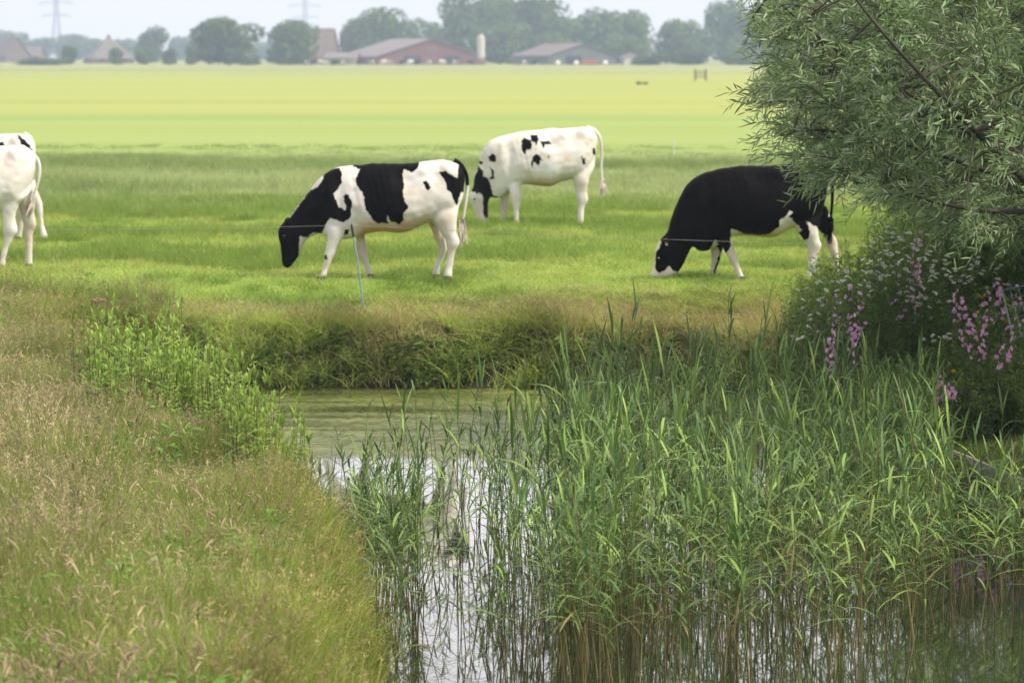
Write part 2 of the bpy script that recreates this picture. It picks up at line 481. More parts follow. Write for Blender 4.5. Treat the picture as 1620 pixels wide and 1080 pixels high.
def foxtail_geo(N, rad, h0, h1, cs, ch, droop=0.8):
    """stems with a dense cylindrical head that nods over"""
    out = []
    for _ in range(N):
        a = rng.random() * 6.283; r_ = rad * math.sqrt(rng.random())
        la = rng.random() * 6.283; ln = 0.2 * rng.random(); L = h0 + (h1 - h0) * rng.random()
        t = np.linspace(0, 1, 6)
        P = np.stack([r_ * math.cos(a) + L * (ln * t + 0.1 * t * t) * math.cos(la),
                      r_ * math.sin(a) + L * (ln * t + 0.1 * t * t) * math.sin(la), L * t - 0.03], -1)
        V, Q = tube_np(P, 0.0017, 3); out.append((V, Q, cs))
        hl = 0.05 + 0.05 * rng.random(); dr = droop * (0.3 + rng.random())
        T = unit(P[-1] - P[-2]); s = np.linspace(0, 1, 6)
        ang = s * dr * 1.6
        hd = np.array([math.cos(la), math.sin(la), 0])
        H = P[-1] + np.cumsum(np.stack([hl / 5 * (hd[0] * np.sin(ang) + T[0] * np.cos(ang)), hl / 5 * (hd[1] * np.sin(ang) + T[1] * np.cos(ang)), hl / 5 * np.cos(ang)], -1), 0)
        V, Q = tube_np(H, np.array([0.4, 1, 1.1, 1, 0.7, 0.2]) * (0.0032 + 0.0012 * rng.random()), 5)
        out.append((V, Q, np.asarray(ch) * (0.7 + 0.6 * rng.random())))
    return cat_geo(out)

def clump_mesh(name, geos, mat):
    V, Q, C = cat_geo(geos)
    return mesh_np(name, V, Q, mat, col=C)

def put(name, clumps, XY, smin, smax, idx=None, tilt=0.06, sink=0.0, zs=None, kind='stuff', label=None, cat=None, zfun=hz):
    n_ = len(XY)
    P = np.column_stack([XY, zfun(XY[:, 0], XY[:, 1]) - sink])
    rot = np.column_stack([rng.normal(size=n_) * tilt, rng.normal(size=n_) * tilt, rng.random(n_) * 6.283])
    s = smin + (smax - smin) * rng.random(n_)
    scl = np.column_stack([s, s, s if zs is None else s * zs])
    if idx is None: idx = rng.integers(0, len(clumps), n_)
    o = scatter(name, clumps, P, rot, scl, idx)
    return tag(o, label, cat, kind=kind)

def frustum_points(n, y0, y1, margin=1.5, xlo=-1e9, xhi=1e9):
    """uniform area sample of the wedge seen by the camera plus a margin"""
    out = []
    W = 0.162 * y1 + margin
    while sum(map(len, out)) < n:
        x = (rng.random(n * 2) * 2 - 1) * W; y = y0 + (y1 - y0) * rng.random(n * 2)
        k = (np.abs(x) < 0.162 * y + margin) & (x > xlo) & (x < xhi)
        out.append(np.column_stack([x, y])[k])
    return np.concatenate(out)[:n]

G1, G2 = (0.31, 0.42, 0.085), (0.46, 0.53, 0.14)
def pasture():
    cl = [clump_mesh('short_grass_tuft', [blade_geo(60, 0.17, 0.05, 0.12, 0.005, 0.009, 0.7, 0.7, G1, G2, 3, (0.25, 0.25, 0.08))], M_GRASS) for _ in range(4)]
    cl += [clump_mesh('short_grass_tuft', [blade_geo(50, 0.15, 0.07, 0.18, 0.005, 0.009, 0.7, 0.7, (0.16, 0.26, 0.05), (0.25, 0.34, 0.07), 3)], M_GRASS)]
    XY = frustum_points(15000, 36.6, 62, 2.0)
    q = sdf_poly(XY[:, 0], XY[:, 1], POND)
    XY = XY[q > 0.9]
    nz = vnoise(XY[:, 0] * 0.5, XY[:, 1], 0.35, 11)
    idx = np.where(rng.random(len(XY)) < np.clip((nz - 0.55) * 4, 0.05, 0.9), 4, rng.integers(0, 4, len(XY)))
    zs = 0.55 + 0.9 * nz + 1.3 * np.clip(vnoise(XY[:, 0], XY[:, 1], 0.9, 14) - 0.72, 0, 1)
    dk = vnoise(XY[:, 0], XY[:, 1], 0.9, 14) > 0.74; idx = np.where(dk, 4, idx)
    put('pasture_grass', cl, XY, 0.9, 1.5, idx, zs=zs, label='short bright green grazed grass of the pasture', cat='grass')
    # longer, duller grass in a band behind the cows
    rc = [clump_mesh('rough_grass_tuft', [blade_geo(46, 0.28, 0.14, 0.32, 0.008, 0.014, 0.6, 0.7, (0.25, 0.34, 0.11), (0.37, 0.43, 0.18), 3, (0.45, 0.44, 0.28))], M_GRASS) for _ in range(3)]
    rc += [clump_mesh('rough_grass_tuft', [blade_geo(46, 0.3, 0.2, 0.42, 0.008, 0.014, 0.6, 0.7, (0.18, 0.27, 0.08), (0.26, 0.33, 0.12), 3)], M_GRASS)]
    XY = frustum_points(16000, 56, 108, 3.0)
    nz = vnoise(XY[:, 0] * 0.4, XY[:, 1], 0.22, 12)
    k = rng.random(len(XY)) < np.clip((XY[:, 1] - 55) / 8, 0.15, 1) * np.clip((88 - XY[:, 1] + 10 * nz) / 14, 0, 1)
    XY = XY[k]; nz = nz[k]
    idx = np.where(rng.random(len(XY)) < np.clip((nz - 0.55) * 4, 0.03, 0.85), 3, rng.integers(0, 3, len(XY)))
    put('rough_grass', rc, XY, 0.7, 1.2, idx, zs=(0.5 + 0.8 * nz) * np.interp(XY[:, 1], [56, 76, 92], [1, 0.9, 0.3]), label='longer dull green grass behind the cows', cat='grass')
pasture()

TAN, TAN2, RUST = (0.36, 0.29, 0.17), (0.42, 0.31, 0.18), (0.35, 0.23, 0.15)
def bank():
    """tall grass on the far bank and round the pond"""
    cl = []
    for i in range(3):
        cl.append(clump_mesh('bank_grass_tuft', [blade_geo(46, 0.16, 0.3, 0.62, 0.006, 0.011, 0.45, 0.8, (0.26, 0.36, 0.06), (0.42, 0.47, 0.12), 4, (0.48, 0.44, 0.2)),
                                                 panicle_geo(4, 0.14, 0.4, 0.7, (0.22, 0.22, 0.09), TAN)], M_MEADOW))
    for i in range(2):
        cl.append(clump_mesh('bank_grass_tuft', [blade_geo(30, 0.16, 0.25, 0.55, 0.005, 0.009, 0.5, 0.9, (0.32, 0.36, 0.10), (0.48, 0.43, 0.19), 4),
                                                 panicle_geo(4, 0.15, 0.35, 0.66, (0.36, 0.33, 0.15), RUST)], M_MEADOW))
    for i in range(2):   # dark leafy herbs near the waterline
        N = 70
        a = rng.random(N) * 6.283; r_ = 0.2 * np.sqrt(rng.random(N))
        b = np.stack([r_ * np.cos(a), r_ * np.sin(a), rng.random(N) * 0.3], -1)
        d = np.stack([np.cos(a), np.sin(a), 0.2 + rng.random(N)], -1)
        V, Q, t = ribbons(b, d, 0.06 + 0.08 * rng.random(N), 0.02 + 0.02 * rng.random(N), np.tile([[0, 0, -0.4]], (N, 1)), 4, prof=[0.3, 1, 0.8, 0.1])
        k = rng.random(N)[:, None]
        C = np.repeat(np.array([[0.06, 0.12, 0.025]]) * (1 - k) + np.array([[0.15, 0.22, 0.05]]) * k, 8, axis=0)
        cl.append(clump_mesh('bank_herb', [(V, Q, C), blade_geo(16, 0.2, 0.2, 0.45, 0.006, 0.012, 0.6, 0.9, (0.09, 0.16, 0.03), (0.22, 0.28, 0.06), 4)], M_MEADOW))
    n_ = 16000
    XY = np.column_stack([-9 + 15 * rng.random(n_), 27 + 11.5 * rng.random(n_)])
    q = sdf_poly(XY[:, 0], XY[:, 1], POND)
    far = XY[:, 1] > 35.5
    k = (q > 0.0) & ((far & (q < 1.8)) | (~far & (q < 0.9) & (XY[:, 0] > 0) & (XY[:, 1] > 31)))
    dens = np.where(q < 0.95, 1.0, np.clip((1.9 - q) * 0.75, 0.0, 1))
    k &= rng.random(n_) < dens
    XY = XY[k]; q = q[k]
    nz = vnoise(XY[:, 0], XY[:, 1], 0.8, 21)
    low = q < 0.32
    idx = np.where(low & (rng.random(len(q)) < 0.5), rng.integers(5, 7, len(q)), np.where(nz > 0.52, rng.integers(3, 5, len(q)), rng.integers(0, 3, len(q))))
    zs = np.interp(q, [0, 0.3, 0.6, 1.0, 1.4], [0.75, 0.72, 0.46, 0.3, 0.2]) * (0.7 + 0.6 * vnoise(XY[:, 0], XY[:, 1], 1.7, 22))
    put('bank_grass', cl, XY, 0.75, 1.15, idx, zs=zs, tilt=0.12, label='tall seeding grass and herbs along the far bank of the pond', cat='grass')
bank()

def meadow():
    """unmown grass of the left foreground bank"""
    cl = []
    for i in range(4):     # 0-3 green blades
        cl.append(clump_mesh('meadow_tuft', [blade_geo(52, 0.13, 0.3, 0.66, 0.003, 0.007, 0.28, 0.45, (0.15, 0.24, 0.04), (0.28, 0.36, 0.07), 5, (0.38, 0.36, 0.14)),
                                             panicle_geo(1, 0.1, 0.45, 0.68, (0.22, 0.24, 0.08), TAN)], M_MEADOW))
    for i in range(3):     # 4-6 brown feathery grass
        cl.append(clump_mesh('meadow_tuft', [blade_geo(34, 0.13, 0.2, 0.5, 0.003, 0.006, 0.4, 0.6, (0.16, 0.24, 0.05), (0.31, 0.34, 0.11), 5),
                                             panicle_geo(4, 0.13, 0.42, 0.66, (0.30, 0.29, 0.13), (0.46, 0.38, 0.24), 0.15, 10)], M_MEADOW))
    for i in range(3):     # 7-9 nodding seed heads
        cl.append(clump_mesh('meadow_tuft', [blade_geo(38, 0.13, 0.2, 0.5, 0.003, 0.007, 0.4, 0.6, (0.12, 0.20, 0.035), (0.25, 0.30, 0.075), 5),
                                             foxtail_geo(4, 0.13, 0.42, 0.62, (0.25, 0.25, 0.11), (0.40, 0.31, 0.21), 1.0)], M_MEADOW))
    for i in range(2):     # 10-11 yellow-olive wispy fringe
        cl.append(clump_mesh('meadow_tuft', [blade_geo(40, 0.13, 0.2, 0.55, 0.003, 0.006, 0.5, 0.7, (0.18, 0.24, 0.035), (0.31, 0.33, 0.07), 5),
                                             panicle_geo(4, 0.12, 0.4, 0.6, (0.28, 0.27, 0.08), (0.38, 0.31, 0.14), 0.12, 9)], M_MEADOW))
    for i in range(2):     # 12-13 low broad leaves
        N = 46
        a = rng.random(N) * 6.283; r_ = 0.12 * np.sqrt(rng.random(N))
        b = np.stack([r_ * np.cos(a), r_ * np.sin(a), 0.15 + rng.random(N) * 0.32], -1)
        V, Q, t = ribbons(b, np.stack([np.cos(a), np.sin(a), 0.3 + rng.random(N)], -1), 0.05 + 0.06 * rng.random(N), 0.014 + 0.014 * rng.random(N), np.tile([[0, 0, -0.4]], (N, 1)), 4, prof=[0.3, 1, 0.8, 0.1])
        kk = rng.random(N)[:, None]
        C = np.repeat(np.array([[0.10, 0.23, 0.04]]) * (1 - kk) + np.array([[0.22, 0.38, 0.07]]) * kk, 8, axis=0)
        cl.append(clump_mesh('meadow_tuft', [(V, Q, C), blade_geo(22, 0.13, 0.2, 0.5, 0.004, 0.008, 0.4, 0.6, (0.12, 0.22, 0.035), (0.24, 0.34, 0.06), 5)], M_MEADOW))
    n_ = 56000
    XY = np.column_stack([-12 + 12.5 * rng.random(n_), 7.5 + 30 * rng.random(n_)])
    q = sdf_poly(XY[:, 0], XY[:, 1], POND)
    k = (q > 0.05) & (XY[:, 0] < 0) & (XY[:, 0] > -0.162 * XY[:, 1] - 3.2) & ((XY[:, 1] < 34) | (XY[:, 0] < -4.0))
    k &= rng.random(n_) < np.clip((38.5 - XY[:, 1]) / 2.5, 0, 1)
    XY = XY[k]; q = q[k]
    x, y = XY[:, 0], XY[:, 1]
    k1 = rng.random(len(x)); nz = vnoise(x, y, 0.7, 31); nz2 = vnoise(x, y, 1.3, 32)
    px, py = project(np.column_stack([x, y, np.full(len(x), 0.3)]))
    pf = np.clip((y - 14) / 6, 0.15, 1) * np.clip((q - 1.0) / 1.0, 0.05, 1) * 0.5 + 0.1 * (nz > 0.55)
    pn = np.clip((15 - y) / 3, 0.05, 0.55)
    pe = np.clip((0.9 - q) / 0.7, 0, 0.8)
    idx = rng.integers(0, 4, len(x))
    idx = np.where(k1 < pn, rng.integers(7, 10, len(x)), idx)
    k2 = rng.random(len(x)); idx = np.where(k2 < pf, rng.integers(4, 7, len(x)), idx)
    k3 = rng.random(len(x)); idx = np.where(k3 < pe, rng.integers(10, 12, len(x)), idx)
    nz4 = vnoise(x, y, 1.6, 35); idx = np.where((nz4 > 0.7) & (rng.random(len(x)) < 0.1), rng.integers(12, 14, len(x)), idx)
    zs = (0.72 + 0.48 * nz2) * np.interp(q, [0, 0.5, 1.5, 2.2], [0.7, 0.82, 0.9, 1.0])
    put('meadow_grass', cl, XY, 0.8, 1.15, idx, zs=zs, tilt=0.10, label='uncut green and tan seeding grass covering the left bank', cat='grass')
meadow()

def lawn():
    cl = [clump_mesh('lawn_tuft', [blade_geo(60, 0.15, 0.03, 0.07, 0.005, 0.008, 0.7, 0.5, (0.14, 0.22, 0.03), (0.22, 0.30, 0.045), 3)], M_GRASS) for _ in range(3)]
    n_ = 11000
    XY = np.column_stack([3.2 + 6.3 * rng.random(n_), 9 + 25 * rng.random(n_)])
    q = sdf_poly(XY[:, 0], XY[:, 1], POND)
    XY = XY[q > 0.12]
    put('lawn_grass', cl, XY, 0.9, 1.3, label='short bright lawn grass at the right edge behind the reeds', cat='grass')
lawn()

# ------------------------------------------------------------------ cows
def cow_mat():
    m, n, l = newmat('cow_coat')
    out = n.new('ShaderNodeOutputMaterial'); p = n.new('ShaderNodeBsdfPrincipled')
    p.inputs['Roughness'].default_value = 0.55; p.inputs['Specular IOR Level'].default_value = 0.035
    tc = n.new('ShaderNodeTexCoord')
    a = n.new('ShaderNodeAttribute'); a.attribute_name = 'coat'
    sk = n.new('ShaderNodeAttribute'); sk.attribute_name = 'skin'
    no = n.new('ShaderNodeTexNoise'); no.inputs['Scale'].default_value = 22; no.inputs['Detail'].default_value = 4
    l.new(tc.outputs['Object'], no.inputs['Vector'])
    ma = n.new('ShaderNodeMath'); ma.operation = 'MULTIPLY_ADD'; ma.inputs[1].default_value = 0.05
    l.new(no.outputs['Fac'], ma.inputs[0]); l.new(a.outputs['Fac'], ma.inputs[2])
    mr = n.new('ShaderNodeMapRange'); mr.inputs[1].default_value = 0.019; mr.inputs[2].default_value = 0.031
    l.new(ma.outputs[0], mr.inputs[0])
    no2 = n.new('ShaderNodeTexNoise'); no2.inputs['Scale'].default_value = 3.5; no2.inputs['Detail'].default_value = 6
    l.new(tc.outputs['Object'], no2.inputs['Vector'])
    wr = n.new('ShaderNodeValToRGB'); l.new(no2.outputs['Fac'], wr.inputs[0])
    e = wr.color_ramp.elements; e[0].position = 0.35; e[0].color = (0.52, 0.475, 0.41, 1); e[1].position = 0.6; e[1].color = (0.64, 0.63, 0.61, 1)
    br = n.new('ShaderNodeValToRGB'); l.new(no2.outputs['Fac'], br.inputs[0])
    e = br.color_ramp.elements; e[0].position = 0.3; e[0].color = (0.002, 0.002, 0.003, 1); e[1].position = 0.7; e[1].color = (0.005, 0.004, 0.004, 1)
    pk = n.new('ShaderNodeMix'); pk.data_type = 'RGBA'; pk.inputs['B'].default_value = (0.50, 0.30, 0.20, 1)
    l.new(sk.outputs['Fac'], pk.inputs['Factor']); l.new(wr.outputs[0], pk.inputs['A'])
    mx_ = n.new('ShaderNodeMix'); mx_.data_type = 'RGBA'
    l.new(mr.outputs[0], mx_.inputs['Factor']); l.new(br.outputs[0], mx_.inputs['A']); l.new(pk.outputs['Result'], mx_.inputs['B'])
    l.new(mx_.outputs['Result'], p.inputs['Base Color'])
    b = n.new('ShaderNodeBump'); b.inputs['Strength'].default_value = 0.25; b.inputs['Distance'].default_value = 0.01
    no3 = n.new('ShaderNodeTexNoise'); no3.inputs['Scale'].default_value = 60; l.new(tc.outputs['Object'], no3.inputs['Vector'])
    l.new(no3.outputs['Fac'], b.inputs['Height']); l.new(b.outputs[0], p.inputs['Normal'])
    l.new(p.outputs[0], out.inputs[0])
    return m
M_COW = cow_mat()
M_HOOF = plain_mat('hoof', (0.10, 0.075, 0.05), 0.5, 0.3, 20, 0.1)
M_EYE = plain_mat('eye', (0.01, 0.008, 0.006), 0.15, 0.1, 5, 0)
M_TAG = plain_mat('ear_tag', (0.40, 0.25, 0.05), 0.5, 0.1, 10, 0)

def loft(ribs, n=22, narrow=0.16):
    """ribs: (top xyz, bottom xyz, half width); closed skin, lateral axis = y"""
    th = np.arange(n) * 2 * math.pi / n
    c = np.sign(np.cos(th)) * np.abs(np.cos(th)) ** 0.92; s_ = np.sign(np.sin(th)) * np.abs(np.sin(th)) ** 0.85
    V = []
    for tp, bt, hw in ribs:
        tp = np.array(tp, float); bt = np.array(bt, float); m = (tp + bt) / 2; v = (tp - bt) / 2
        V.append(m + c[:, None] * v + (s_ * hw * (1 - narrow * c))[:, None] * np.array([0, 1.0, 0]))
    V = np.concatenate(V); m = len(ribs)
    Q = [(i * n + j, i * n + (j + 1) % n, (i + 1) * n + (j + 1) % n, (i + 1) * n + j) for i in range(m - 1) for j in range(n)]
    Q.append(tuple(range(n))[::-1]); Q.append(tuple((m - 1) * n + j for j in range(n)))
    return V, Q

def resample(ribs, k=3):
    """Catmull-Rom between stations, so the outline has no corners"""
    A = np.array([list(t) + list(b) + [h] for t, b, h in ribs]); out = []
    for i in range(len(A) - 1):
        p0, p1, p2, p3 = A[max(i - 1, 0)], A[i], A[i + 1], A[min(i + 2, len(A) - 1)]
        for j in range(k):
            t = j / k
            out.append(0.5 * (2 * p1 + (p2 - p0) * t + (2 * p0 - 5 * p1 + 4 * p2 - p3) * t * t + (3 * p1 - p0 - 3 * p2 + p3) * t ** 3))
    out.append(A[-1])
    return [(a[:3], a[3:6], max(a[6], 0.004)) for a in out]

def ball(c, r, n=14, m=9):
    V = []; Q = []
    for i in range(1, m):
        f = math.pi * i / m
        for j in range(n):
            g = 2 * math.pi * j / n
            V.append((c[0] + r[0] * math.sin(f) * math.cos(g), c[1] + r[1] * math.sin(f) * math.sin(g), c[2] + r[2] * math.cos(f)))
    for i in range(m - 2):
        for j in range(n):
            Q.append((i * n + j, (i + 1) * n + j, (i + 1) * n + (j + 1) % n, i * n + (j + 1) % n))
    Q.append(tuple(range(n))); Q.append(tuple((m - 2) * n + j for j in range(n))[::-1])
    return V, Q

def make_cow(label, k, ox, oy, sc, refx, feet, ribs, legs, tail, switch, patches, white_patches, loc, rz=0.0,
             black_base=False, ears=(), skin_z=None, tail_black=None, muzzle=None, tagpos=None, eye=None, group=None):
    """coordinates in enlarged photograph pixels; k = enlargement, sc = pixels per metre"""
    kx = k * sc
    def L(cx, cy): return ((cx - refx) / kx, (feet - cy) / kx)
    mb = MB()
    R_ = [((L(a, b)[0], 0, L(a, b)[1]), (L(c, d)[0], 0, L(c, d)[1]), h) for a, b, c, d, h in ribs]
    mb.add(*loft(resample(R_, 3)))
    hooves = []
    for y0, y1, st in legs:
        zb = L(0, st[-1][0])[1]; zt = L(0, st[0][0])[1]
        rr = []
        for i, (cy, xa, xb, hw) in enumerate(st):
            z = L(0, cy)[1]; z = (z - zb) * zt / (zt - zb)
            f = i / (len(st) - 1); yy = y0 * 0.8 + (y1 - y0 * 0.8) * f
            if i == 0: hw *= 0.4; yy *= 0.4
            if i == 1: hw *= 0.85; yy *= 0.85
            rr.append(((L(xa, 0)[0], yy, z), (L(xb, 0)[0], yy, z), hw))
        mb.add(*loft(resample(rr, 3), 16, 0.0))
        hooves.append((rr[-1], yy))
    # muscle and bone: hooks, shoulder, thigh
    top = R_[-6]; hx = top[0][0]; hzz = top[0][2]
    for sgn in (-1, 1):
        t2 = R_[-4]; mb.add(*ball((t2[0][0] - 0.03, sgn * 0.135, t2[0][2] - 0.32), (0.19, 0.115, 0.30)))
        t3 = R_[10]; mid = [(t3[0][i] + t3[1][i]) / 2 for i in range(3)]
        mb.add(*ball((mid[0] + 0.10, sgn * 0.105, mid[2]), (0.20, 0.105, 0.34)))
    o = mb.build('body_shape', M_COW)
    md = o.modifiers.new('remesh', 'REMESH'); md.mode = 'VOXEL'; md.voxel_size = 0.016
    ms = o.modifiers.new('smooth', 'SMOOTH'); ms.factor = 0.5; ms.iterations = 14
    dg = bpy.context.evaluated_depsgraph_get()
    me = bpy.data.meshes.new_from_object(o.evaluated_get(dg)); me.name = 'cow_body'
    bpy.data.objects.remove(o)
    nv = len(me.vertices); co = np.empty(nv * 3, np.float32); me.vertices.foreach_get('co', co); co = co.reshape(-1, 3)
    nr = np.empty(nv * 3, np.float32); me.vertices.foreach_get('normal', nr); nr = nr.reshape(-1, 3)
    a_ = vnoise(co[:, 0] + 9, co[:, 2] + co[:, 1] * 0.5 + 9, 5.0, 71) - 0.5; b_ = vnoise(co[:, 0] + 9, co[:, 2] + 9, 14.0, 72) - 0.5
    lat = np.clip(np.abs(co[:, 1]) / 0.15, 0, 1)
    gs = lambda x_, z_, rx, rz_: np.exp(-((co[:, 0] - x_) / rx) ** 2 - ((co[:, 2] - z_) / rz_) ** 2) * lat
    rear = R_[-3][0]; shx = R_[10][0][0]
    bone = 0.030 * gs(hx, hzz - 0.11, 0.07, 0.055) - 0.040 * gs(hx - 0.24, hzz - 0.20, 0.13, 0.12) + 0.022 * gs(rear[0] + 0.02, rear[2] - 0.13, 0.06, 0.06) - 0.026 * gs(hx + 0.17, hzz - 0.22, 0.10, 0.12)
    bone += 0.016 * gs(shx + 0.13, R_[11][0][2] - 0.22, 0.05, 0.22) - 0.018 * gs(shx + 0.26, R_[11][0][2] - 0.40, 0.06, 0.25)
    barrel = np.clip((co[:, 0] - shx - 0.25) / 0.15, 0, 1) * np.clip((hx - 0.30 - co[:, 0]) / 0.15, 0, 1) * np.clip((co[:, 2] - 0.62) / 0.15, 0, 1) * lat
    bone += 0.0015 * np.sin((co[:, 0] + 0.25 * co[:, 2]) * 2 * math.pi / 0.085) * barrel
    co = co + nr * (a_ * 0.022 + b_ * 0.009 + bone)[:, None]           # uneven muscle and hide
    me.vertices.foreach_set('co', co.astype(np.float32).ravel())
    me.polygons.foreach_set('use_smooth', np.ones(len(me.polygons), bool))
    me.materials.clear(); me.materials.append(M_COW)
    def coat(co):
        shift = np.clip(co[:, 1], 0, 1) * 0.5                  # the far flank differs a little
        X = (co[:, 0] + shift) * kx + refx; Y = feet - co[:, 2] * kx
        d = np.full(len(co), 0.3)
        for pl in patches: d = np.minimum(d, sdf_poly(X, Y, pl) / kx)
        if black_base: d = np.full(len(co), -0.3)
        for pl in white_patches: d = np.maximum(d, -sdf_poly(X, Y, pl) / kx)
        return np.clip(d, -0.3, 0.3)
    me.attributes.new('coat', 'FLOAT', 'POINT').data.foreach_set('value', coat(co).astype(np.float32))
    sk = np.zeros(nv, np.float32)
    if skin_z is not None:
        zb0, zb1, xa, xb = skin_z
        z_ = co[:, 2]; x_ = co[:, 0]
        zl, zh = L(0, zb0)[1], L(0, zb1)[1]
        sk = np.clip((zh - z_) / (zh - zl), 0, 1) * np.clip((z_ - 0.42) / 0.1, 0, 1) * 1.0
        sk = sk * np.clip((x_ - L(xa, 0)[0]) / 0.15, 0, 1) * np.clip((L(xb, 0)[0] - x_) / 0.1, 0, 1)
        sk = np.maximum(sk, 0.28 * np.clip((np.abs(co[:, 1] - 0.1) < 0.12) & (z_ < 0.62) & (z_ > 0.25) & (co[:, 1] > -0.02), 0, 1))
    dz = vnoise(co[:, 0] + 5, co[:, 2] + 5, 9.0, 73); sk = np.maximum(sk, np.clip(0.5 - co[:, 2], 0, 0.35) * np.clip(dz - 0.3, 0, 1) * 1.1)
    if muzzle:
        mx0, mz0 = L(*muzzle)
        dd = np.hypot(co[:, 0] - mx0, co[:, 2] - mz0); sk = np.maximum(sk, np.clip(1 - dd / 0.09, 0, 1) * 0.6)
    me.attributes.new('skin', 'FLOAT', 'POINT').data.foreach_set('value', sk.astype(np.float32))
    root = empty('cow', loc, rz)
    tag(root, label, 'cow', group)
    obj('body', me, root)
    # tail and its switch
    TP = np.array([(L(a, b)[0], 0.0, L(a, b)[1]) for a, b in tail])
    tt = np.linspace(0, len(TP) - 1, 22); TP = np.stack([np.interp(tt, np.arange(len(TP)), TP[:, i]) for i in range(3)], -1)
    TP[1:-1] = (TP[:-2] + 2 * TP[1:-1] + TP[2:]) / 4
    V, Q = tube_np(TP, np.interp(np.linspace(0, 1, 22), [0, 0.25, 1], [0.042, 0.026, 0.015]), 9)
    cv = np.full(len(V), 0.3)
    if tail_black is not None: cv = np.clip((V[:, 2] - L(0, tail_black)[1]) * -1, -0.3, 0.3)
    t_ = obj('tail', mesh_np('tail', V, Q, M_COW, smooth=True, attrs={'coat': cv, 'skin': np.zeros(len(V))}), root)
    e0 = TP[-1]; e1 = np.array([L(*switch)[0], 0.0, L(*switch)[1]])
    N = 90
    b = e0 + rng.normal(size=(N, 3)) * 0.012 - (e1 - e0) * 0.12
    d = (e1 - e0)[None] + rng.normal(size=(N, 3)) * 0.022
    Ls = np.linalg.norm(e1 - e0) * (0.75 + 0.5 * rng.random(N))
    V, Q, t = ribbons(b, d, Ls, np.full(N, 0.022), rng.normal(size=(N, 3)) * 0.03, 4, prof=[0.8, 1, 0.7, 0.15])
    V2, Q2 = tube_np(np.array([e0 + (e1 - e0) * f for f in np.linspace(-0.1, 0.95, 7)]), np.array([0.015, 0.03, 0.042, 0.043, 0.034, 0.02, 0.006]), 9)
    Va = np.concatenate([V2, V]); Qa = np.concatenate([Q2, Q + len(V2)])
    swc = np.full(len(Va), 0.3 if tail_black is None or tail_black < 1e4 else -0.3)
    obj('tail_switch', mesh_np('tail_switch', Va, Qa, M_COW, smooth=True, attrs={'coat': swc, 'skin': np.full(len(Va), 0.25)}), t_)
    for (tp, bt, hw), yy in hooves:
        f = Vector(tp); b_ = Vector(bt); ln = abs(b_.x - f.x)
        h = MB()
        for sg in (-1, 1):
            x0, x1 = f.x - 0.015, b_.x + 0.002
            ya, yb = (yy + sg * 0.004, yy + sg * (hw + 0.004))
            h.add([(x0 - 0.015, ya, 0), (x1, ya, 0), (x1, yb, 0), (x0, yb, 0), (x0 + 0.03, ya, 0.065), (x1 - 0.01, ya, 0.055), (x1 - 0.01, yb, 0.055), (x0 + 0.035, yb, 0.06)],
                  [(0,3,2,1),(4,5,6,7),(0,1,5,4),(1,2,6,5),(2,3,7,6),(3,0,4,7)])
        h.build('hoof', M_HOOF, root)
    for (cx, cy, lat, dx, dz) in ears:
        for sg in (-1, 1):
            x0, z0 = L(cx, cy)
            t = np.linspace(0, 1, 7)
            P = np.stack([x0 + dx * t, sg * (lat + 0.15 * t), z0 + dz * t - 0.03 * t * t], -1)
            V, Q = tube_np(P, np.array([0.022, 0.036, 0.046, 0.048, 0.04, 0.025, 0.005]), 9)
            V = V.copy(); cx_ = np.repeat(P, 9, axis=0); V[:, 0] = cx_[:, 0] + (V[:, 0] - cx_[:, 0]) * 0.45
            ca = coat(V * np.array([1, 0.01, 1])); ca[:] = np.median(ca)
            e_ = obj('ear', mesh_np('ear', V, Q, M_COW, smooth=True, attrs={'coat': ca, 'skin': np.zeros(len(V))}), root)
            if tagpos and sg < 0:
                tb = MB(); c = P[3]; tb.box((c[0] - 0.016, c[1] - 0.05, c[2] - 0.05), (c[0] + 0.016, c[1] - 0.044, c[2] - 0.01))
                tb.build('ear_tag', M_TAG, e_)
    if eye:
        for sg in (-1, 1):
            V, Q = ball((L(eye[0], eye[1])[0], sg * eye[2], L(eye[0], eye[1])[1]), (0.018, 0.014, 0.018), 10, 7)
            b_ = MB(); b_.add(V, Q); b_.build('eye', M_EYE, root, smooth=True)
    return root, me

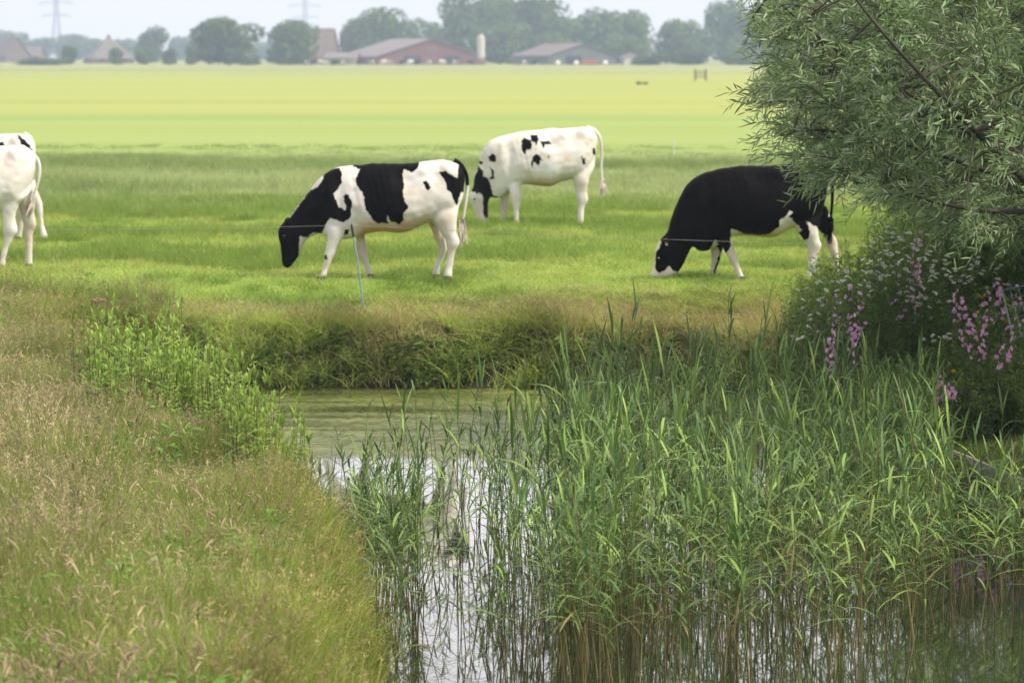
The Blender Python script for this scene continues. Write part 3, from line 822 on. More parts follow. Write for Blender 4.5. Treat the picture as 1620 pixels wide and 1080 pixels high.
# cow grazing left behind the slanted post
gA = ground(590, 442); sA = F / (gA.y * math.cos(TH) + CAMZ * math.sin(TH))
ribsA = [(128,868,160,880,.045),(116,838,196,856,.07),(110,780,238,795,.075),(101,720,264,738,.085),(94,652,292,680,.105),(99,590,325,652,.12),
 (135,540,352,640,.115),(190,498,385,625,.115),(250,405,408,640,.125),(320,318,425,652,.15),(395,225,452,662,.18),(475,168,510,666,.215),(555,145,570,668,.24),(640,138,640,655,.26),
 (740,131,740,625,.30),(850,126,850,612,.335),(960,124,960,622,.345),(1050,122,1050,598,.335),(1130,117,1130,562,.315),(1220,110,1215,530,.295),(1310,107,1295,500,.26),(1375,125,1355,470,.205),(1412,170,1395,400,.13),(1428,225,1415,330,.05)]
legsA = [
 (-.16,-.17,[(470,470,610,.08),(540,452,590,.085),(600,447,572,.075),(660,445,555,.065),(720,440,522,.056),(770,430,507,.056),(810,430,480,.043),(860,415,462,.037),(900,402,446,.043),(930,390,441,.046),(955,376,440,.047)]),
 (.15,.17,[(520,600,740,.08),(600,622,705,.075),(680,640,715,.062),(740,650,727,.055),(780,662,728,.054),(830,685,735,.04),(880,702,750,.037),(910,708,757,.043),(945,718,768,.046)]),
 (-.15,-.17,[(330,1130,1400,.11),(430,1150,1380,.12),(500,1185,1370,.115),(560,1215,1364,.10),(620,1252,1362,.08),(665,1280,1383,.065),(700,1293,1383,.058),(740,1296,1362,.048),(810,1288,1348,.042),(870,1282,1336,.042),(915,1272,1330,.05),(960,1266,1330,.05)]),
 (.13,.16,[(430,1120,1330,.11),(520,1145,1275,.10),(580,1170,1258,.08),(640,1200,1270,.065),(700,1222,1285,.058),(745,1228,1292,.055),(785,1220,1275,.046),(840,1202,1256,.042),(885,1186,1245,.05),(945,1183,1240,.05)])]
patA = [[(415,198),(470,168),(535,160),(553,200),(550,260),(520,315),(490,340),(520,400),(530,430),(578,455),(590,440),(570,400),(562,360),(580,338),(605,355),(627,400),(620,440),(617,500),(590,525),(560,540),(520,525),(470,515),(447,540),(432,570),(415,612),(390,630),(350,615),(310,645),(270,652),(250,640),(245,690),(238,790),(190,850),(175,885),(60,900),(40,700),(60,480),(150,480),(180,512),(308,332),(345,312),(385,288),(418,235)],
 [(625,150),(640,120),(700,60),(1110,60),(1090,160),(1050,190),(995,172),(980,215),(998,280),(985,320),(995,380),(1022,430),(990,480),(990,530),(955,552),(900,530),(875,488),(880,550),(800,545),(760,500),(720,440),(705,340),(655,280),(650,230),(682,168)],
 [(1125,255),(1150,247),(1172,270),(1180,300),(1160,310),(1140,290)],
 [(1240,188),(1290,180),(1340,215),(1370,225),(1378,140),(1400,130),(1470,200),(1470,335),(1395,335),(1368,420),(1345,405),(1330,340),(1295,310),(1290,260),(1265,225)],
 [(558,645),(572,592),(612,588),(592,622)], [(425,790),(440,770),(446,800),(436,812)]]
cowA, meA = make_cow('black and white patched cow grazing behind the slanted fence post', 4.5, 420, 230, sA, 765, 954, ribsA, legsA,
    [(1340,112),(1395,140),(1432,205),(1440,280),(1430,380),(1415,480),(1402,545)], (1404,700), patA, [], gA,
    ears=[(150,545,.08,.02,.03)], skin_z=(600,500,620,1230), tail_black=285, muzzle=(190,858), eye=(140,640,.115))

gB = ground(852, 358); sB = F / (gB.y * math.cos(TH) + CAMZ * math.sin(TH))
ribsB = [(205,945,288,952,.045),(178,885,283,900,.065),(150,820,282,830,.08),(124,750,288,765,.10),(122,690,305,718,.125),(150,620,360,724,.12),(165,550,390,720,.125),
 (188,460,400,714,.145),(215,360,415,702,.175),(258,272,440,682,.205),(330,215,470,652,.24),(420,187,520,625,.26),(540,156,600,610,.30),(700,141,720,618,.345),(820,133,810,624,.355),
 (920,125,905,582,.335),(1005,119,1000,566,.31),(1090,119,1075,540,.285),(1150,130,1130,480,.23),(1195,165,1180,400,.15),(1213,215,1205,320,.06)]
legB_f = [(-.15,-.17,[(470,430,610,.09),(560,440,578,.085),(640,455,565,.07),(720,475,556,.06),(780,485,556,.056),(830,494,548,.042),(880,497,545,.04),(920,495,545,.046),(963,488,550,.048)]),
 (.15,.16,[(600,370,520,.08),(700,376,466,.065),(780,388,452,.055),(850,390,436,.04),(905,380,430,.044),(960,368,430,.047)])]
legB_h = [(-.15,-.16,[(380,950,1200,.11),(480,980,1180,.12),(570,1005,1136,.10),(650,1020,1125,.075),(700,1035,1130,.06),(738,1045,1140,.056),(785,1050,1114,.046),(850,1045,1100,.042),(905,1040,1095,.046),(963,1028,1086,.05)]),
 (.15,.16,[(420,960,1190,.11),(570,1010,1130,.09),(650,1030,1118,.07),(735,1055,1130,.055),(785,1060,1110,.044),(850,1052,1098,.042),(960,1036,1088,.048)])]
patB = [[(565,225),(595,205),(640,225),(655,260),(650,310),(612,302),(598,345),(577,335),(565,280)],[(640,185),(700,178),(710,215),(692,280),(683,245),(650,235)],
 [(720,225),(760,237),(803,233),(814,262),(770,262),(750,300),(735,260)],[(655,375),(690,338),(720,360),(747,402),(722,397),(715,447),(690,425),(660,400)],[(645,395),(662,410),(668,440),(655,465)],
 [(785,356),(800,354),(802,372),(788,373)],[(283,365),(320,338),(355,370),(345,415),(290,405)],[(298,440),(325,480),(337,555),(295,562),(300,540),(318,530)],[(200,395),(240,415),(235,435),(205,432)],
 [(140,580),(185,500),(200,440),(240,495),(240,530),(290,560),(312,640),(320,690),(378,715),(300,740),(285,800),(290,905),(245,880),(232,690),(180,668),(100,660)],
 [(90,760),(125,775),(190,890),(150,900)],[(1072,360),(1090,385),(1110,372),(1104,425),(1086,432)],[(1168,300),(1190,288),(1198,352),(1172,355)]]
tailB = [(1120,124),(1185,140),(1228,190),(1245,260),(1252,350),(1245,450),(1250,530),(1262,585)]
cowB, meB = make_cow('mostly white cow with small black spots, grazing farthest back', 5.4, 720, 180, sB, 712, 963, ribsB, legB_f + legB_h, tailB, (1255, 692), patB, [], gB,
    ears=[(180,660,.09,.03,.02)], skin_z=(610,540,560,1010), muzzle=(250,940), eye=(165,730,.115))

gC = ground(1170, 443); sC = F / (gC.y * math.cos(TH) + CAMZ * math.sin(TH))
ribsC = [(84,938,195,945,.05),(92,900,245,922,.075),(103,850,295,886,.085),(112,790,325,832,.105),(124,730,345,786,.125),(150,664,370,735,.125),(200,615,395,714,.125),(225,540,420,745,.135),
 (258,450,450,752,.16),(295,360,490,748,.19),(345,272,540,720,.22),(420,212,590,690,.25),(520,174,650,655,.28),(640,153,720,645,.31),(760,144,800,642,.345),(880,139,880,650,.355),(980,135,965,652,.34),
 (1080,132,1060,602,.315),(1180,130,1150,572,.295),(1265,133,1235,530,.255),(1325,155,1300,450,.19),(1352,205,1335,350,.09)]
legsC = [(-.15,-.17,[(560,500,680,.085),(650,555,655,.08),(700,588,668,.066),(760,610,688,.058),(815,640,705,.054),(860,664,718,.042),(905,686,735,.04),(935,698,745,.046),(968,703,764,.048)]),
 (.15,.17,[(600,480,640,.08),(680,513,612,.068),(740,520,600,.06),(800,525,587,.053),(860,515,570,.04),(905,503,560,.044),(948,488,556,.047)]),
 (-.15,-.17,[(420,1040,1320,.11),(520,1065,1292,.12),(600,1120,1272,.105),(665,1168,1280,.075),(700,1186,1294,.062),(760,1190,1276,.052),(830,1196,1256,.043),(885,1190,1246,.046),(945,1178,1232,.05)]),
 (.13,.17,[(430,1140,1340,.11),(560,1262,1392,.09),(620,1312,1400,.075),(670,1335,1430,.06),(740,1368,1432,.05),(800,1388,1440,.042),(860,1402,1450,.046),(915,1398,1456,.05)])]
whC = [[(40,620),(140,650),(163,690),(122,770),(116,880),(150,910),(190,880),(215,852),(240,888),(300,905),(270,990),(40,990)],
 [(648,585),(700,600),(740,625),(850,634),(920,624),(988,565),(985,520),(1030,500),(1055,452),(1087,470),(1045,495),(1100,540),(1147,590),(1100,660),(930,710),(650,700)],
 [(662,672),(690,720),(790,1000),(690,1000),(608,768),(640,735)],[(540,665),(575,720),(602,760),(560,1000),(470,1000),(500,745)],
 [(1175,528),(1260,580),(1310,690),(1270,1000),(1150,1000),(1168,672),(1206,652),(1200,580)],[(1362,485),(1410,600),(1450,680),(1490,1000),(1380,1000),(1370,760),(1328,680),(1350,600)]]
cowC, meC = make_cow('mostly black cow with white legs and muzzle, grazing beside the willow', 4.5, 1010, 230, sC, 720, 958, ribsC, legsC,
    [(1280,134),(1345,165),(1370,240),(1376,350),(1372,450),(1362,540)], (1352, 680), [], whC, gC, black_base=True,
    ears=[(185,680,.09,.03,.03)], skin_z=(650,560,640,1150), tail_black=1e5, muzzle=(150,940), tagpos=True, eye=(140,800,.11))

# pair cut by the left edge (whole animals, their heads stand outside the frame)
def pD(v): return 1215 + (v - 245) * 1.037
def qD(v): return 965 + (v - 980) * 1.063
legD = [(-.15,-.17,[(400,940,1200,.11),(460,955,1170,.12),(519,985,1105,.10),(604,988,1085,.075),(689,992,1093,.06),(730,1000,1075,.05),(774,997,1050,.044),(859,976,1023,.042),(910,968,1015,.046),(963,958,1010,.05)]),
 (.13,.16,[(430,1000,1200,.11),(519,1080,1186,.09),(604,1096,1195,.07),(668,1106,1202,.06),(731,1118,1180,.048),(827,1122,1172,.042),(900,1118,1170,.046),(960,1114,1173,.05)])]
rump = 1213
gD = ground(59, 425); sD = F / (gD.y * math.cos(TH) + CAMZ * math.sin(TH))
cowD, meD = make_cow('all white cow rump on at the left edge, nearer of the two', 5.4, 0, 0, sB, rump, 963, ribsB, legB_f + legD,
    [(pD(a), qD(b)) for a, b in [(150,200),(215,236),(255,275),(269,325),(262,400),(240,470),(218,550)]], (pD(195), qD(640)), [[(600,270),(650,235),(720,250),(770,225),(800,300),(770,350),(785,410),(700,400),(650,430),(620,360)],[(140,500),(300,480),(330,760),(100,900)]], [], gD,
    ears=[(180,660,.09,.03,.02)], skin_z=(640,520,560,960), muzzle=(250,940))
def pE(v): return 1215 + (v - 240) * 1.2
def qE(v): return 965 + (v - 800) * 1.2
legE = [(-.15,-.17,[(400,960,1200,.11),(480,1060,1215,.12),(557,1150,1240,.09),(630,1195,1265,.07),(689,1220,1287,.058),(773,1243,1288,.045),(869,1255,1302,.042),(915,1262,1310,.046),(963,1268,1322,.05)])] + [legB_h[1]]
gE = ground(57, 381)
cowE, meE = make_cow('white cow with black rump stripe at the left edge, behind the other', 5.4, 0, 0, sB, rump, 963, ribsB, legB_f + legE,
    [(1130,128),(1180,150),(1205,210),(1208,300),(1200,400),(1195,480)], (1190, 600),
    [[(pE(a), qE(b)) for a, b in [(132,100),(180,132),(215,165),(228,210),(200,192),(160,160)]], [(pE(a), qE(b)) for a, b in [(-60,140),(50,150),(62,185),(-60,190)]], [(140,500),(300,480),(330,760),(100,900)],
     [(pE(a), qE(b)) for a, b in [(232,270),(262,280),(262,370),(234,360)]]], [], gE,
    ears=[(180,660,.09,.03,.02)], skin_z=(640,520,560,960), muzzle=(250,940))

# ------------------------------------------------------------------ electric fence
M_POST = plain_mat('fibreglass_post', (0.20, 0.27, 0.30), 0.5, 0.2, 20, 0.05)
M_DARK = plain_mat('black_plastic', (0.02, 0.02, 0.022), 0.5, 0.1, 20, 0)
M_WIRE = plain_mat('poly_wire', (0.30, 0.29, 0.29), 0.5, 0.2, 60, 0)
M_STEEL = plain_mat('galvanised_steel', (0.22, 0.26, 0.30), 0.45, 0.25, 20, 0.05, 0.6)
pb = ground(575, 468, -0.04); pt = at(556, 356, pb.y)
def fence_post(base, top, label):
    root = empty('fence_post', base); d = Vector(top) - Vector(base)
    m = MB(); m.tube([(0, 0, -0.15), d * 0.5, d], [0.011, 0.011, 0.011], 10); m.build('pole', M_POST, root)
    m = MB(); m.tube([d * 0.83, d * 0.95, d * 1.005], [0.015, 0.016, 0.014], 10)
    m.tube([d * 0.97, d * 0.97 + Vector((0.0, -0.03, 0.004)), d * 0.985 + Vector((0, -0.035, 0.03))], 0.006, 6); m.build('insulator', M_DARK, root)
    tag(root, label, 'fence post', 'electric fence posts')
fence_post(pb, pt, 'thin leaning blue-grey fence post in front of the patched cow')
pr = at(1500, 392, 37.2); pl_ = at(-160, 362, 37.4)
fence_post((pr.x + 0.05, pr.y, -0.05), pr, 'fence post hidden behind the willow and flowers at the right')
m = MB()
pts = []
for a, b in ((pl_, pt), (pt, pr)):
    for i in range(12):
        f = i / 12; p = Vector(a).lerp(Vector(b), f); p.z -= 0.05 * 4 * f * (1 - f) * 0.5; p.y -= 0.02; pts.append(p)
pts.append(Vector(pr)); m.tube(pts, 0.0018, 6)
tag(m.build('fence_wire', M_WIRE), 'thin electric fence wire stretched across in front of the cows', 'wire')
# far pale stake in the rough grass
def stake(px, py0, py1, label, col, r=0.03):
    b = ground(px, py0); t = at(px, py1, b.y)
    m = MB(); m.tube([(0, 0, -0.1), (0, 0, (t.z) * 0.5), (0, 0, t.z)], [r, r * 0.95, r * 0.8], 8); m.tube([(0,0,t.z - 0.06), (0,0,t.z + 0.01)], r * 1.3, 8)
    tag(m.build('stake', plain_mat('stake_paint', col, 0.6), None, b), label, 'stake')
stake(1066, 246, 222, 'pale slim stake at the edge of the bright field', (0.45, 0.55, 0.45), 0.02)

# ------------------------------------------------------------------ reeds
def reed_geo(h, seed, leaves=10, lean=0.06):
    r = np.random.default_rng(seed)
    la = r.random() * 6.283; ln = lean * r.random()
    t = np.linspace(0, 1, 6)
    P = np.stack([h * (ln * t + 0.05 * t * t) * math.cos(la), h * (ln * t + 0.05 * t * t) * math.sin(la), h * t], -1)
    V, Q = tube_np(P, np.interp(t, [0, 1], [0.0048, 0.0022]), 5)
    tc = np.repeat(t, 5)[:, None]
    dead = np.array([0.26, 0.21, 0.10]); green = np.array([0.12, 0.19, 0.05])
    k = np.clip((tc - 0.18) / 0.2, 0, 1)
    if leaves < 4: k = k * 0
    stem = (V, Q, (dead * (1 - k) + green * k) * (0.85 + 0.3 * r.random()))
    lv = []
    az0 = r.random() * 6.283
    for i in range(leaves):
        f = 0.32 + 0.66 * (i + 0.4 * r.random()) / leaves
        b = np.array([np.interp(f, t, P[:, j]) for j in range(3)])
        az = az0 + (i % 2) * math.pi + r.normal() * 0.7
        up = 0.85 + 1.0 * f * f + 0.6 * r.random()
        if i >= leaves - 2: up += 2.5
        d = np.array([[math.cos(az), math.sin(az), up]])
        L = np.array([(0.26 + 0.2 * r.random()) * (1.0 if i < leaves - 1 else 0.75) * (0.75 + 0.35 * min(1, h / 1.6))])
        g = (0.3 + 0.7 * r.random()) * (0.35 if i >= leaves - 2 else 1.0)
        bend = np.array([[math.cos(az) * 0.25 * g, math.sin(az) * 0.25 * g, -0.75 * g]])
        sd_ = np.array([[-math.sin(az), math.cos(az), 0.25 * r.normal()]])
        V, Q, tt = ribbons(b[None], d, L, np.array([0.011 + 0.011 * r.random()]), bend, 6, prof=[0.45, 0.9, 1, 0.85, 0.5, 0.04], side=sd_)
        c = np.array([0.09, 0.16, 0.05]) if r.random() < 0.52 else np.array([0.185, 0.275, 0.066])
        c = c * (0.8 + 0.5 * r.random())
        if f < 0.45 and r.random() < 0.25: c = np.array([0.24, 0.22, 0.09])
        elif r.random() < 0.008: c = np.array([0.26, 0.18, 0.06])
        lv.append((V, Q, np.broadcast_to(c, (len(V), 3))))
    return stem, lv

HV = [1.25, 1.4, 1.55, 1.65, 1.75, 1.85, 1.95, 2.1, 1.1, 1.5]
VAR = [reed_geo(h, 100 + i, leaves=(2 if i == 8 else 10 + i % 4), lean=0.3 if i == 8 else 0.08) for i, h in enumerate(HV)]
STEM = [mesh_np('reed_stem', s_[0], s_[1], M_REED, col=s_[2], smooth=True) for s_, _ in VAR]
LEAF = [[mesh_np('reed_leaf', v, q, M_REED, col=c) for v, q, c in lv] for _, lv in VAR]
FULL = [mesh_np('reed', *cat_geo([s_] + lv)[:2], M_REED, col=cat_geo([s_] + lv)[2]) for s_, lv in VAR]

# outline of the reed bed on the water, (x, y); density falls off towards the open water on the left
def reed_points():
    out = []
    n_ = 60000
    x = -1.4 + 6.4 * rng.random(n_); y = 17.0 + 13.5 * rng.random(n_)
    px, py = project(np.column_stack([x, y, np.full(n_, WZ)]))
    q = sdf_poly(x, y, POND)
    ok = (q < -0.02)
    dens = np.zeros(n_)
    # right dense bed; its front edge recedes towards the right
    front = np.interp(px, [820, 900, 1050, 1300, 1450, 1620, 1800], [1085, 1100, 1090, 1075, 1010, 985, 975])
    back = np.interp(px, [860, 1000, 1300, 1500, 1800], [800, 745, 735, 745, 760])
    bed = (px > 885) & (py < front) & (py > back)
    dens = np.where(bed, np.interp(px, [885, 915, 985, 1050], [1.0, 1.7, 1.25, 0.74]), dens)
    dens = np.where((px > 1470) & (py < 885), dens * np.interp(px, [1470, 1520], [0.7, 0.06]), dens)
    # clump round px 880-1000 is the thickest
    left = (px > 540) & (px <= 885) & (py > 790) & (py < 1075)
    cl = vnoise(x, y, 2.2, 55)
    dens = np.where(left, (0.16 + 0.4 * np.clip((cl - 0.45) * 4, 0, 1)) * np.interp(px, [740, 885], [1.0, 1.9]), dens)
    fringe = (q > -0.5) & (x < 0.0) & (y > 21.5) & (y < 26.5)
    dens = np.where(fringe, 1.5, dens)
    k = ok & (rng.random(n_) < dens * 0.05)
    return np.column_stack([x, y])[k]
RP = reed_points()
rng.shuffle(RP)
ppx, ppy = project(np.column_stack([RP, np.full(len(RP), WZ)]))
vis = (ppx > -20) & (ppx < 1640)
order = np.argsort(np.where(vis, RP[:, 1], 99))          # nearest in view first
ind = order[:300]
hmax = lambda x, y: np.interp(project([x, y, WZ])[0], [500, 620, 720, 850, 900, 1100, 1250, 1620], [0.7, 0.95, 1.0, 1.15, 1.3, 1.36, 1.28, 1.02])
def reed_variant(x, y):
    tgt = hmax(x, y) * (0.62 + 0.38 * rng.random() + (0.28 if rng.random() < 0.10 else 0))
    v = int(rng.integers(0, len(HV))); return v, (tgt + 0.1) / HV[v]
for i in ind:
    x, y = RP[i]; v, s_ = reed_variant(x, y)
    root = empty('reed', (x, y, WZ - 0.1), rng.random() * 6.283)
    root.rotation_euler[0] = rng.normal() * 0.05; root.rotation_euler[1] = rng.normal() * 0.05
    root.scale = (0.9 + 0.1 * s_, 0.9 + 0.1 * s_, s_)
    zi = int(np.searchsorted([620, 740, 850, 960, 1080, 1200, 1320, 1440, 1540], ppx[i]))
    where = ['against the left bank of the pond', 'in the sparse stand, beside the left bank', 'in the sparse stand, over the cow reflection', 'at the dark thick left corner of the reed bed',
             'just right of the thick left corner of the bed', 'left of the middle of the bed front', 'right of the middle of the bed front', 'below the left pink flowers', 'below the mauve flower cluster', 'at the right edge of the picture'][zi]
    size = 'tall' if HV[v] * s_ > 1.28 else 'short'
    tag(root, size + ' green reed ' + where, 'reed', size + ' reeds ' + where)
    obj('stem', STEM[v], root)
    for lm in LEAF[v]: obj('leaf', lm, root)
rest = order[300:]
if len(rest):
    idx = []; sc_ = []
    for i in rest:
        v, s_ = reed_variant(*RP[i]); idx.append(v); sc_.append((0.9 + 0.1 * s_, 0.9 + 0.1 * s_, s_))
    n_ = len(rest)
    rot = np.column_stack([rng.normal(size=n_) * 0.05, rng.normal(size=n_) * 0.05, rng.random(n_) * 6.283])
    o = scatter('reed_bed', FULL, np.column_stack([RP[rest], np.full(n_, WZ - 0.1)]), rot, np.array(sc_), idx)
    tag(o, 'dense green reed bed behind the front reeds in the pond', 'reeds', kind='stuff')
print('reeds', len(RP))

# ------------------------------------------------------------------ willow on the right bank
def willow():
    base = np.array([5.15, 27.3, 0]); base[2] = hz(base[0], base[1]) - 0.1
    root = empty('willow_tree', base); B = base
    tag(root, 'leafy grey-green willow reaching in from the right edge', 'tree')
    fork = np.array(at(1715, 330, 27.0))
    def W(px, py, Y): return np.array(at(px, py, Y))
    def smooth(P, m=14):
        P = np.array(P); t = np.linspace(0, len(P) - 1, m)
        o = np.stack([np.interp(t, np.arange(len(P)), P[:, i]) for i in range(3)], -1)
        for _ in range(3): o[1:-1] = (o[:-2] + 2 * o[1:-1] + o[2:]) / 4
        return o
    tr = smooth([base, base * 0.6 + fork * 0.4 + [0.1, 0.05, 0], fork], 10)
    V, Q = tube_np(tr - B, np.linspace(0.2, 0.13, 10), 12)
    obj('trunk', mesh_np('trunk', V, Q, M_BARK, smooth=True), root)
    limbs = [
        [fork, W(1630, 300, 25.6), W(1550, 215, 24.5), W(1455, 118, 24.2), W(1360, 12, 24.0), W(1310, -70, 24.0)],
        [fork, W(1600, 260, 26.2), W(1480, 170, 26), W(1330, 90, 25.8), W(1215, -10, 25.7)],
        [fork, W(1640, 290, 25.6), W(1545, 268, 25.8), W(1440, 225, 26), W(1300, 200, 26), W(1235, 215, 26)],
        [fork, W(1600, 190, 27.4), W(1420, 180, 27.5), W(1280, 110, 27.4), W(1190, 30, 27.4)],
        [fork, W(1690, 100, 27), W(1640, -150, 26.8), W(1580, -420, 26.8)],
        [fork, W(1780, 120, 27.5), W(1880, -80, 28), W(2000, -330, 28.2)],
        [fork, W(1640, 335, 26), W(1560, 335, 25.6), W(1470, 320, 25.4), W(1400, 290, 25.3)],
        [fork, W(1720, 150, 28.6), W(1600, 40, 29.5), W(1480, -80, 30)],
        [fork, W(1850, 260, 26.6), W(2000, 180, 26), W(2150, 120, 25.6)],
        [fork, W(1660, 60, 25.8), W(1540, -120, 25), W(1420, -260, 24.6)]]
    LP = []
    for P in limbs:
        P = smooth(P, 18); LP.append(P)
        V, Q = tube_np(P - B, np.linspace(0.034, 0.005, 18), 8)
        obj('limb', mesh_np('limb', V, Q, M_BARK, smooth=True), root)
    LA = np.concatenate(LP)
    # cluster centres fill the crown's own volume
    poly = [(1235,-2600),(1235,-60),(1205,10),(1212,60),(1228,110),(1195,152),(1248,178),(1232,205),(1262,240),(1240,272),(1300,275),(1345,298),(1400,308),(1455,322),(1530,370),(1620,392),(1750,405),(2600,405),(2600,-2600)]
    n_ = 26000
    P = np.column_stack([1.7 + 7.6 * rng.random(n_), 23.6 + 10.2 * rng.random(n_), 0.7 + 5.2 * rng.random(n_)])
    px, py = project(P)
    sd_ = sdf_poly(px, py, poly)
    e = ((P[:, 0] - 5.3) / 3.75) ** 2 + ((P[:, 1] - 28.4) / 5.0) ** 2 + (np.maximum(P[:, 2] - 2.4, 0) / 3.2) ** 2
    ok = (sd_ < -14) & (e < 1)
    infr = ok & (px < 1660) & (py > -60)
    edge = infr & (sd_ > -70)
    I = np.concatenate([np.where(edge)[0][:170], np.where(infr & ~edge)[0][:560], np.where(ok & ~infr)[0][:620]])
    bk = np.where(ok & (P[:, 1] > 28.8) & (P[:, 2] < 2.8) & (P[:, 0] > 3.3) & (P[:, 0] < 6.8))[0]
    I = np.concatenate([I, np.setdiff1d(bk, I)[:260]])
    C = P[I]; vis = infr[I]
    brV, brQ, nb = [], [], 0
    base_l, dir_l, len_l, wid_l, bend_l, col_l = [], [], [], [], [], []
    for c, v in zip(C, vis):
        j = np.argmin(((LA - c) ** 2).sum(1)); a = LA[j]
        out = c - np.array([5.3, 27.0, 1.0]); out /= np.linalg.norm(out)
        d0 = unit(out * 0.9 + rng.normal(size=3) * 0.35 + np.array([-0.25 if v else 0, 0, 0.15]))
        L = 0.35 + 0.25 * rng.random()
        t = np.linspace(0, 1, 7)
        tipc = c + d0 * L * 0.5 + np.array([0, 0, -0.06])
        st = c - d0 * L * 0.5
        bl = st + (tipc - st) * t[:, None] + np.array([0, 0, 1]) * (0.05 * np.sin(math.pi * t))[:, None]
        mid = (a + st) / 2 + np.array([0, 0, 0.08])
        con = smooth([a, mid, st] + [bl[3], bl[6]], 12)
        if np.linalg.norm(a - st) < 3.0:
            V, Q = tube_np(con - B, np.linspace(0.011, 0.0025, 12), 4); brV.append(V); brQ.append(Q + nb); nb += len(V)
        nt_ = 8 if v else 5
        for k in range(nt_):
            f = (k + 0.6) / nt_
            p0 = st + (tipc - st) * f + np.array([0, 0, 0.05 * math.sin(math.pi * f)])
            td = unit(d0 + rng.normal(size=3) * 0.55 + np.array([0, 0, -0.12]))
            tl = 0.20 + 0.16 * rng.random()
            m = 13 if v else 8
            u = np.linspace(0.08, 1, m)
            pp = p0 + tl * (td * u[:, None] + np.array([0, 0, -0.35]) * (u ** 2)[:, None])
            side = unit(np.cross(td, rng.normal(size=3)))
            sg = np.where(np.arange(m) % 2, 1, -1)[:, None]
            ld = unit(td + side * sg * 0.75 + rng.normal(size=(m, 3)) * 0.22 + np.array([0, 0, -0.12]))
            base_l.append(pp); dir_l.append(ld)
            len_l.append((0.065 + 0.045 * rng.random(m)) * (1 if v else 1.25)); wid_l.append((0.011 + 0.006 * rng.random(m)) * (1 if v else 1.8))
            bend_l.append(np.column_stack([rng.normal(size=(m, 2)) * 0.06, -0.18 * rng.random(m)]))
            h = rng.random((m, 1)); young = 1.25 if k == nt_ - 1 else 1.0
            cc = np.array([0.13, 0.21, 0.07]) * (1 - h) + np.array([0.24, 0.34, 0.16]) * h
            pale = rng.random((m, 1)) < 0.18
            cc = np.where(pale, np.array([0.32, 0.38, 0.26]), cc) * young
            col_l.append(cc)
            V, Q = tube_np(np.stack([p0, p0 + tl * (td * 0.5 + np.array([0, 0, -0.09])), pp[-1]]) - B, [0.003, 0.002, 0.001], 3)
            brV.append(V); brQ.append(Q + nb); nb += len(V)
    obj('branches', mesh_np('branches', np.concatenate(brV), np.concatenate(brQ), plain_mat('twig_bark', (0.06, 0.055, 0.03), 0.8, 0.3, 15, 0)), root)
    bs = np.concatenate(base_l) - B
    V, Q, t = ribbons(bs, np.concatenate(dir_l), np.concatenate(len_l), np.concatenate(wid_l), np.concatenate(bend_l), 4, prof=[0.25, 1, 0.85, 0.05])
    print('willow leaves', len(bs))
    obj('crown', mesh_np('crown', V, Q, M_WILLOW, col=np.repeat(np.concatenate(col_l), 8, axis=0)), root)
willow()

# ------------------------------------------------------------------ leafy weeds on the left bank
def weed_variant(h, stems, seed):
    r = np.random.default_rng(seed); sv, lv = [], []
    for k in range(stems):
        a = r.random() * 6.283; o = 0.10 * math.sqrt(r.random()) * (k > 0); hh = h * (1 if k == 0 else 0.6 + 0.4 * r.random())
        ln = 0.14 * r.random(); la = r.random() * 6.283
        t = np.linspace(0, 1, 6)
        P = np.stack([o * math.cos(a) + hh * ln * t * math.cos(la), o * math.sin(a) + hh * ln * t * math.sin(la), hh * t - 0.04], -1)
        V, Q = tube_np(P, np.linspace(0.004, 0.0018, 6), 5); sv.append((V, Q, np.array([0.17, 0.17, 0.07])))
        n_ = int(44 * hh / 0.8)
        f = np.sort(0.12 + 0.88 * r.random(n_)) ; f[-8:] = np.linspace(0.94, 1.0, 8)
        b = np.stack([np.interp(f, t, P[:, i]) for i in range(3)], -1)
        az = r.random(n_) * 6.283
        d = np.stack([np.cos(az), np.sin(az), 0.35 + 0.5 * f + 1.5 * (f > 0.93)], -1)
        L = (0.10 - 0.055 * f) * (0.75 + 0.5 * r.random(n_)) + 0.012
        V, Q, tt = ribbons(b, d, L, L * 0.27, np.column_stack([np.zeros((n_, 2)), -0.45 * r.random(n_)]), 5, prof=[0.2, 0.9, 1, 0.65, 0.05],
                           side=np.stack([-np.sin(az), np.cos(az), 0.3 * r.normal(size=n_)], -1))
        kk = r.random(n_)[:, None]
        c = (np.array([0.19, 0.30, 0.055]) * (1 - kk) + np.array([0.31, 0.42, 0.09]) * kk) * (0.8 + 0.35 * f[:, None])
        lv.append((V, Q, np.repeat(c, 10, axis=0)))
    s_ = cat_geo(sv); l_ = cat_geo(lv)
    return mesh_np('weed_stem', s_[0], s_[1], M_WEED, col=s_[2]), mesh_np('weed_foliage', l_[0], l_[1], M_WEED, col=l_[2])
WV = [weed_variant(h, st, 300 + i) for i, (h, st) in enumerate([(0.75, 4), (0.85, 5), (0.65, 5), (0.95, 3), (0.8, 6)])]
def weed(x, y, v, sc, label, group='leafy weeds on the left bank'):
    root = empty('leafy_weed', (x, y, float(hz(x, y)) - 0.02), rng.random() * 6.283)
    root.scale = (sc, sc, sc)
    tag(root, label, 'weed', group)
    obj('stem', WV[v][0], root); obj('foliage', WV[v][1], root)
